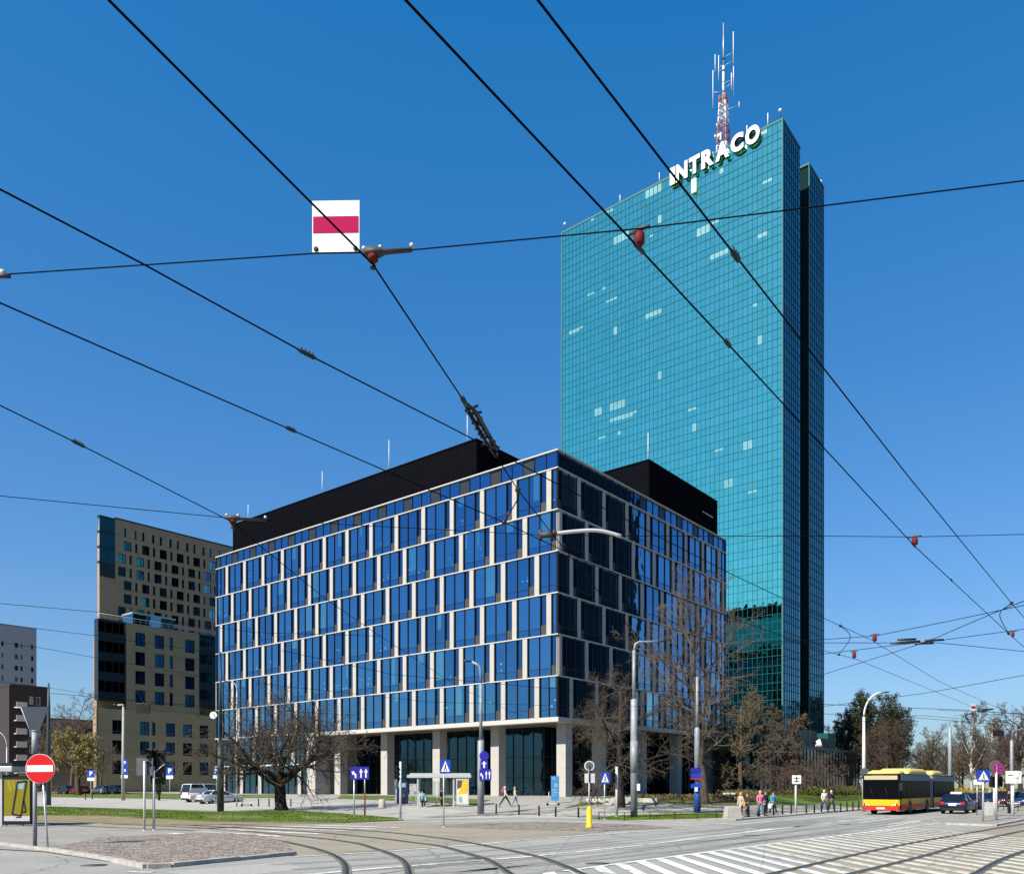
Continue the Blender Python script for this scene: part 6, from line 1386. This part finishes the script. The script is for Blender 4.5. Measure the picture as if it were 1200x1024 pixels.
def frame_line(p, q, t=.045):
    p = Vector((fx(p[0]), 0, fz(p[1]))); q = Vector((fx(q[0]), 0, fz(q[1]))); e = (q-p).normalized(); n_ = Vector((-e.z,0,e.x))*t; return ([((p-n_).x,(p-n_).z),((q-n_).x,(q-n_).z),((q+n_).x,(q+n_).z),((p+n_).x,(p+n_).z)], SBLACK)
po.face('poster_drawing', [frame_line(*q) for q in (((.52,.07),(.88,.04)),((.88,.04),(.66,.88)),((.66,.88),(.32,.83)),((.32,.83),(.53,.06)),((.77,.50),(.85,.78)),((.85,.78),(.72,.78)))], po.r, -.098)
mb = MB(); mb.box((po.x(20), -.095, po.z(956.5)), (po.x(26.5), -.09, po.z(958)), SBLACK); mb.build('poster_caption', po.r)
for q in (6, 26): mb = MB(); mb.tube([(po.x(q), .1, -.05), (po.x(q), .1, .14)], .04, GALV, 6); mb.build('foot', po.r)
p2 = gp(-40, 968); r = thing('tram_shelter', 'left tram stop shelter with a pale roof edge beside the olive poster', 'bus shelter', p2); Y = p2.y; X = lambda px: at(px, 0, Y).x - p2.x; Z = lambda py: at(0, py, Y).z - p2.z
mb = MB(); mb.box((X(-160), -.3, Z(904)), (X(18), 1.6, Z(897.5)), GALV); mb.build('roof', r, .03); mb = MB(); mb.box((X(-160), -.2, Z(897.4)), (X(17), 1.5, Z(893.5)), DARKSTEEL); mb.build('gutter', r)
for q in (-150, -60, 1): mb = MB(); mb.box((X(q)-.06, .0, 0), (X(q)+.06, .12, Z(904)), GALV); mb.build('post', r)
for q0, q1 in ((-150, -60), (-60, 0)): mb = MB(); mb.box((X(q0), 1.3, .3), (X(q1), 1.33, Z(905)), GLASSP); mb.build('back_pane', r)
# ================================================================ overhead wires
WIRE = mat('wire_black', (.003, .003, .0035), .9, var=0, spec=.05); INSR = mat('insulator_red', (.15, .018, .016), .7, var=.1, spec=.15); FIT = mat('fitting_grey', (.06, .055, .052), .6, .2, var=.15); PIPE = mat('arm_pipe', (.62, .62, .60), .4, .3, var=.05)
def wire(label, pts, r, group, name='overhead_wire', zs=5.5):
    P = [hz(x, y, zs) if not hasattr(zs, '__len__') else hz(x, y, zs[i]) for i, (x, y) in enumerate(pts)]
    o = P[0]; root = thing(name, label, 'wire', o, 0, group); mb = MB(); mb.tube([q - o for q in P], r, WIRE, 6); mb.build('cable', root); root['o'] = 1; del root['o']
    return root, P, o
def along(P, px):
    for a, b in zip(P, P[1:]):
        xa, xb = CX + F*a.x/a.y, CX + F*b.x/b.y
        if min(xa, xb) <= px <= max(xa, xb):
            lo, hi = 0.0, 1.0
            for _ in range(30):
                m_ = (lo+hi)/2; q = a.lerp(b, m_); x = CX + F*q.x/q.y
                if (x < px) == (xa < xb): lo = m_
                else: hi = m_
            return a.lerp(b, lo), (b-a).normalized()
    return P[0], (P[1]-P[0]).normalized()
def splice(w, px, L=.09, r=.016, n=4):
    root, P, o = w; q, d = along(P, px); mb = MB(); q = q - o
    mb.tube([q - d*L, q - d*L*.6, q + d*L*.6, q + d*L], [r*.6, r, r, r*.6], DARKSTEEL, 8)
    for k in range(n): c = q + d*L*(-.6 + 1.2*k/(n-1)); mb.tube([c + Vector((0,0,-r*1.2)), c + Vector((0,0,r*1.9))], r*.5, DARKSTEEL, 6)
    mb.build('splice_clamp', root)
def insulator(w, px, h=.11, r=.032, m=None, up=True):
    root, P, o = w; q, d = along(P, px); q = q - o; mb = MB(); mb.tube([q + Vector((0,0,.02)), q + Vector((0,0,.03)), q + Vector((0,0,h-.01)), q + Vector((0,0,h))], [r*.7, r, r, r*.7], m or INSR, 14); i_ = mb.build('insulator', root)
    mb = MB(); s = Vector((-d.y, d.x, 0)).normalized(); mb.tube([q + Vector((0,0,h+.012)) - s*r*2.2, q + Vector((0,0,h+.02)), q + Vector((0,0,h+.012)) + s*r*2.2], [.008,.014,.008], FIT, 8); mb.sphere(q + Vector((0,0,h+.03)), .012, FIT, 8); mb.tube([q - d*.05, q + d*.05], .014, DARKSTEEL, 8); mb.build('hanger', root)
G1 = 'tram contact wires'; G2 = 'cross span wires'
S_ = dict(r=.0075)
W1 = wire('thick contact wire running under the red striped tag down to the office corner', [(95, -50), (127, 0), (437, 310), (547, 475), (572, 520), (607, 574), (650, 629), (720, 716), (800, 800)], .0066, G1)
L1 = wire('contact wire from the upper left passing just above the office corner', [(-60, 191), (0, 222), (165, 308), (360, 415), (540, 507), (653, 567), (850, 669), (965, 724), (1022, 750), (1100, 798), (1200, 843), (1240, 860)], .0060, G1)
L2 = wire('contact wire from the middle left crossing the office front', [(-60, 330), (0, 355), (340, 503), (455, 553), (591, 612), (685, 657), (850, 721), (965, 762), (1003, 772), (1140, 828), (1200, 856)], .0060, G1)
L3 = wire('contact wire from the lower left reaching the plant room corner', [(-60, 444), (0, 475), (92, 520), (275, 613), (303, 638), (382, 702), (445, 745), (540, 806), (640, 852)], .0060, G1)
T1 = wire('contact wire passing the red insulator in front of the teal tower', [(430, -45), (475, 0), (748, 290), (853, 403), (998, 560), (1072, 640), (1183, 743), (1230, 785)], .0066, G1)
T2 = wire('contact wire crossing the white roof letters', [(590, -45), (630, 0), (862, 300), (1066, 560), (1185, 706), (1230, 758)], .0066, G1)
splice(L1, 360); splice(L2, 341, .07, .014, 5); splice(L3, 92, .09, .015, 5); splice(T1, 853, .06, .015, 4); splice(T2, 862, .06, .019, 3); splice(T1, 1115, .06, .013, 3)
insulator(T1, 749, .10, .034); insulator(T1, 1072, .12, .042); insulator(L1, 1025, .16, .05); insulator(L2, 1001, .18, .05); insulator(T1, 1187, .12, .035)
S1 = wire('long cross span wire carrying the red striped tag', [(-60, 326), (0, 322), (370, 297), (437, 296), (483, 293), (750, 268), (1200, 212), (1260, 204)], .0042, G2, 'span_wire', 5.6)
S2 = wire('cross span wire passing in front of the office at mid height', [(-60, 576), (0, 581), (270, 607), (430, 616), (640, 627), (728, 628), (965, 628), (1072, 629), (1200, 626), (1260, 624)], .0048, G2, 'span_wire', 5.65)
for lab, pts, z, r in (('thin wire high between the left edge and the tan tower', [(-40, 704), (0, 707), (115, 717), (300, 741), (445, 745)], 6.0, .006), ('thin wire below it left of the tan tower', [(-40, 727), (0, 731), (115, 745), (260, 766)], 6.0, .006), ('thin sagging wire in front of the grey block', [(-40, 748), (43, 758), (115, 771), (280, 800)], 6.0, .006),
    ('thin wire above the willow', [(-20, 796), (60, 806), (115, 815), (280, 835)], 6.2, .007), ('thin wire crossing the lower office windows', [(330, 762), (460, 790), (640, 806), (860, 812)], 6.3, .009), ('thin wire along the lowest office windows', [(300, 800), (500, 822), (700, 828), (860, 826)], 6.3, .009),
    ('faint wire crossing the tan tower windows', [(60, 812), (170, 822), (255, 828), (420, 838)], 6.2, .010),
    ('span wire rising to the right above the section switch', [(890, 752), (965, 749), (1025, 745), (1110, 728), (1200, 709), (1260, 698)], 5.9, .008), ('level span wire into the dark switch', [(880, 753), (965, 753), (1065, 753)], 5.8, .008), ('span wire from the tower base up to the switch', [(890, 778), (965, 766), (1065, 754), (1095, 751), (1200, 737), (1260, 729)], 5.8, .008),
    ('diagonal feeder wire crossing the switch', [(900, 812), (965, 790), (1070, 757), (1090, 750), (1160, 720), (1200, 704), (1260, 682)], 5.8, .008), ('span wire leaving the switch to the right edge', [(1090, 752), (1200, 763), (1260, 769)], 5.8, .008), ('span wire over the lamp with the curved arm', [(960, 828), (1010, 822), (1090, 811), (1200, 791), (1260, 780)], 5.8, .010),
    ('low span wire beside the small striped tag', [(965, 825), (1060, 829), (1140, 832), (1240, 840)], 5.8, .012), ('lowest span wire over the park', [(965, 836), (1065, 840), (1150, 847), (1240, 856)], 5.8, .012), ('faint wire low over the bus', [(1000, 846), (1080, 838), (1180, 846)], 5.6, .010)):
    wire(lab, pts, r, G2, 'span_wire', z)
def jumper(label, pts, zs):
    P = smooth_pts([hz(x, y, z) for (x, y), z in zip(pts, zs)], 5); root = thing('jumper_cable', label, 'cable', P[0], 0, 'jumper cables'); mb = MB(); mb.tube([q - P[0] for q in P], .007, WIRE, 6); mb.build('cable', root)
    for q in (P[0], P[-1]): mb = MB(); mb.sphere(q - P[0], .03, DARKSTEEL, 8); mb.build('clamp', root)
a_, _ = along(L1[1], 985); b_, _ = along(L2[1], 983)
def loop(label, a, b, bulge):
    m_ = (a + b)/2 + Vector((bulge, 0, .12)); P = smooth_pts([a, a.lerp(m_, .75), b.lerp(m_, .75), b], 6); root = thing('jumper_cable', label, 'cable', a, 0, 'jumper cables'); mb = MB(); mb.tube([q - a for q in P], .008, WIRE, 6); mb.build('cable', root)
    for q in (a, b): mb = MB(); mb.sphere(q - a, .035, DARKSTEEL, 8); mb.build('clamp', root)
loop('drooping jumper cable right of the teal tower', a_, b_, .3)
a_, _ = along(T2[1], 1185.5); b_, _ = along(T1[1], 1182); loop('drooping jumper cable at the right edge', a_, b_, -.25)
a_, _ = along(W1[1], 607); b_, _ = along(L2[1], 591); loop('short jumper cable joining two wires before the office', a_, b_, .1)
# fittings: hangers on the span wires, section insulator, striped tags, pipe arm
def fitting(label, w, px, arm, drop=.10, sc=1.0):
    root, P, o = w; q, d = along(P, px); r = thing('wire_hanger', label, 'wire hanger', q, math.atan2(d.y, d.x), 'wire hangers'); mb = MB()
    mb.loft([[(x, -.028*k*sc, -.018*k*sc), (x, .028*k*sc, -.018*k*sc), (x, .028*k*sc, .018*k*sc), (x, -.028*k*sc, .018*k*sc)] for x, k in ((-.07*sc, .4), (-.04*sc, 1.2), (.03*sc, 1.2), (.08*sc, .6), (arm*sc, .45))], FIT); mb.build('yoke', r)
    for x in (-.06*sc, .05*sc, arm*sc): mb = MB(); mb.sphere((x, 0, .03*sc), .016*sc, PIPE, 10); mb.build('bolt_cap', r)
    mb = MB(); mb.tube([(0,0,-.01),(0,0,-.03*sc),(0,0,-.05*sc),(0,0,-.055*sc),(0,0,-drop)], [.03*sc,.036*sc,.036*sc,.02*sc,.014*sc], INSR, 12); mb.build('insulator', r); mb = MB(); mb.tube([(0,0,-drop),(.0,0,-drop-.02)], .02*sc, DARKSTEEL, 8); mb.build('wire_clip', r)
fitting('grey wire hanger with bolt caps beside the large striped tag', S1, 437, .26, .085); fitting('pale wire hanger at the plant room corner', S2, 273, .32, .12, 1.3)
q_, _ = along(S1[1], 3); mb = MB(); r = thing('wire_hanger', 'small round wire fitting at the left edge', 'wire hanger', q_, 0, 'wire hangers'); mb.sphere((0,0,.01), .025, PIPE, 10); mb.tube([(-.06,0,-.01),(.05,0,-.01)], .015, FIT, 8); mb.build('fitting_body', r)
def tag_sign(label, w, x0, x1, y0, y1):
    root, P, o = w; q, d = along(P, (x0+x1)/2); wm = (x1-x0)/F*q.y; hm = (y1-y0)/F*q.y; r = thing('wire_tag', label, 'wire sign', q, math.atan2(d.y, d.x), 'red striped wire tags'); mb = MB(); zb = at(0, y1, q.y).z - q.z
    mb.box((-wm/2,-.006,zb),(wm/2,.006,zb+hm), SWHITE); mb.build('plate', r); mb = MB(); mb.box((-wm*.48,-.009,zb+hm*.37),(wm*.48,-.005,zb+hm*.69), mat('tag_red', (.42,.018,.10), .9, var=.05, spec=.03)); mb.build('red_stripe', r)
    for s in (-.42, .42): mb = MB(); mb.tube([(wm*s,-.012,zb+.02),(wm*s,.012,zb+.02)], .016, DARKSTEEL, 8); mb.build('bolt', r)
tag_sign('large white wire tag with a red stripe hanging at the upper left', S1, 366, 421.5, 236, 296)
wsm = wire('short span wire carrying the small striped tag on the right', [(1100, 832), (1140, 833), (1240, 838)], .010, G2, 'span_wire', 5.5); tag_sign('small white wire tag with a red stripe over the bus', wsm, 1136.5, 1144.5, 824.5, 833)
mb = MB(); q_ = along(wsm[1], 1149)[0]; r = thing('wire_hanger', 'dark wire fitting right of the small striped tag', 'wire hanger', q_, 0, 'wire hangers'); mb.tube([(-.1,0,0),(.1,0,.06),(.6,0,.12)], [.05,.07,.03], DARKSTEEL, 8); mb.build('fitting_body', r)
root, P, o = W1; qa, d = along(P, 545); qb, _ = along(P, 582); r = thing('section_insulator', 'dark section insulator with rods clamped on the thick contact wire', 'wire fitting', qa, 0); d = (qb - qa); L_ = d.length; d.normalize(); s = Vector((-d.y, d.x, 0)); rr = random.Random(8)
for k, (off, zo, m) in enumerate(((-.045, .02, DARKSTEEL), (.04, .03, DARKSTEEL), (0, .06, BLACK))):
    mb = MB(); a = s*off + Vector((0,0,zo)); mb.tube([a*.2, a + d*L_*.2, a + d*L_*.8, a*.2 + d*L_], [.008,.014,.014,.008], m, 8); mb.build('runner', r)
for k in range(8):
    mb = MB(); c = d*L_*(.12 + .10*k + rr.uniform(-.03, .03)); e1, e2 = rr.uniform(.03, .09), rr.uniform(.03, .085); mb.tube([c - s*e1 + Vector((0,0,rr.uniform(-.03,.05))), c + s*e2 + Vector((0,0,rr.uniform(-.02,.07)))], .012, BLACK, 8); mb.build('crossbar', r)
    if k % 2: mb = MB(); mb.sphere(c + s*e2 + Vector((0,0,.05)), .015, PIPE, 8); mb.build('bolt_cap', r)
for k in range(5): mb = MB(); c = d*L_*rr.uniform(.2, .85) + s*rr.uniform(-.06, .06); mb.tube([c, c + d*rr.uniform(.1, .25) + Vector((0,0,rr.uniform(.0,.06)))], .011, DARKSTEEL, 6); mb.build('stay_rod', r)
for t, h in ((.35, .17), (.62, .12)): mb = MB(); c = d*L_*t + s*.05; mb.tube([c, c + Vector((.01,0,h))], .008, DARKSTEEL, 6); mb.build('rod', r)
mb = MB(); mb.tube([-d*.10, d*.04], .022, DARKSTEEL, 8); mb.build('end_clamp', r)
q_ = along(S2[1], 640)[0]; e_ = along(S2[1], 728)[0]; r = thing('support_arm', 'pale bent pipe arm on the cross wire before the office corner', 'wire fitting', q_); m_ = q_.lerp(e_, .68) + Vector((0,0,.075)); mb = MB(); mb.tube(smooth_pts([q_*0, (q_.lerp(e_,.3) - q_) + Vector((0,0,.05)), m_ - q_, e_ - q_], 5), .026, PIPE, 10); mb.build('pipe', r)
mb = MB(); mb.tube([(-.10,0,.0),(.15,0,.01)], .045, FIT, 10); mb.tube([(-.08,0,-.08),(-.08,0,.07)], .03, FIT, 8); mb.tube([(.12,0,-.06),(.12,0,.07)], .03, FIT, 8); mb.build('clamp', r)
q_ = along(S2[1], 1072)[0]
cx_ = hz(1080, 752, 5.8); r = thing('section_switch', 'dark section switch where wires meet right of the teal tower', 'wire fitting', cx_); rr = random.Random(3)
for k in range(6): mb = MB(); a = Vector((rr.uniform(-.5,.5), rr.uniform(-.2,.2), rr.uniform(-.05,.08))); mb.tube([a - Vector((.25,.02,.0)), a + Vector((.25,.05,.03))], .030, DARKSTEEL, 6); mb.build('runner', r)
# hanging dark boxes (back of signals hung on wires)
for px, py, w_, h_, Y_, lab in ((168, 831, 14, 10, 52, 'dark box shaped signal hanging on wires before the tan tower'), (1170, 859, 11.5, 6.5, 62, 'dark box shaped signal hanging over the right side road')):
    q_ = at(px, py, Y_); r = thing('hanging_signal', lab, 'signal', q_, R(8)); a, b = w_/F*Y_/2, h_/F*Y_/2; mb = MB(); mb.loft([[(x, -.14, -b*k), (x, .14, -b*k), (x, .14, b), (x, -.14, b)] for x, k in ((-a, .8), (-a*.9, 1), (a*.9, 1), (a, .8))], BLACK, smooth=False); mb.build('housing', r); mb = MB(); mb.tube([(0,0,b),(0,0,b+.25)], .04, FIT, 6); mb.tube([(-a*1.2,0,b+.12),(a*2.2,0,b+.05)], .03, FIT, 6); mb.build('hanger', r)
for o in list(COL.objects):
    if o.type == 'EMPTY' and o.parent is None and not o.children: bpy.data.objects.remove(o)
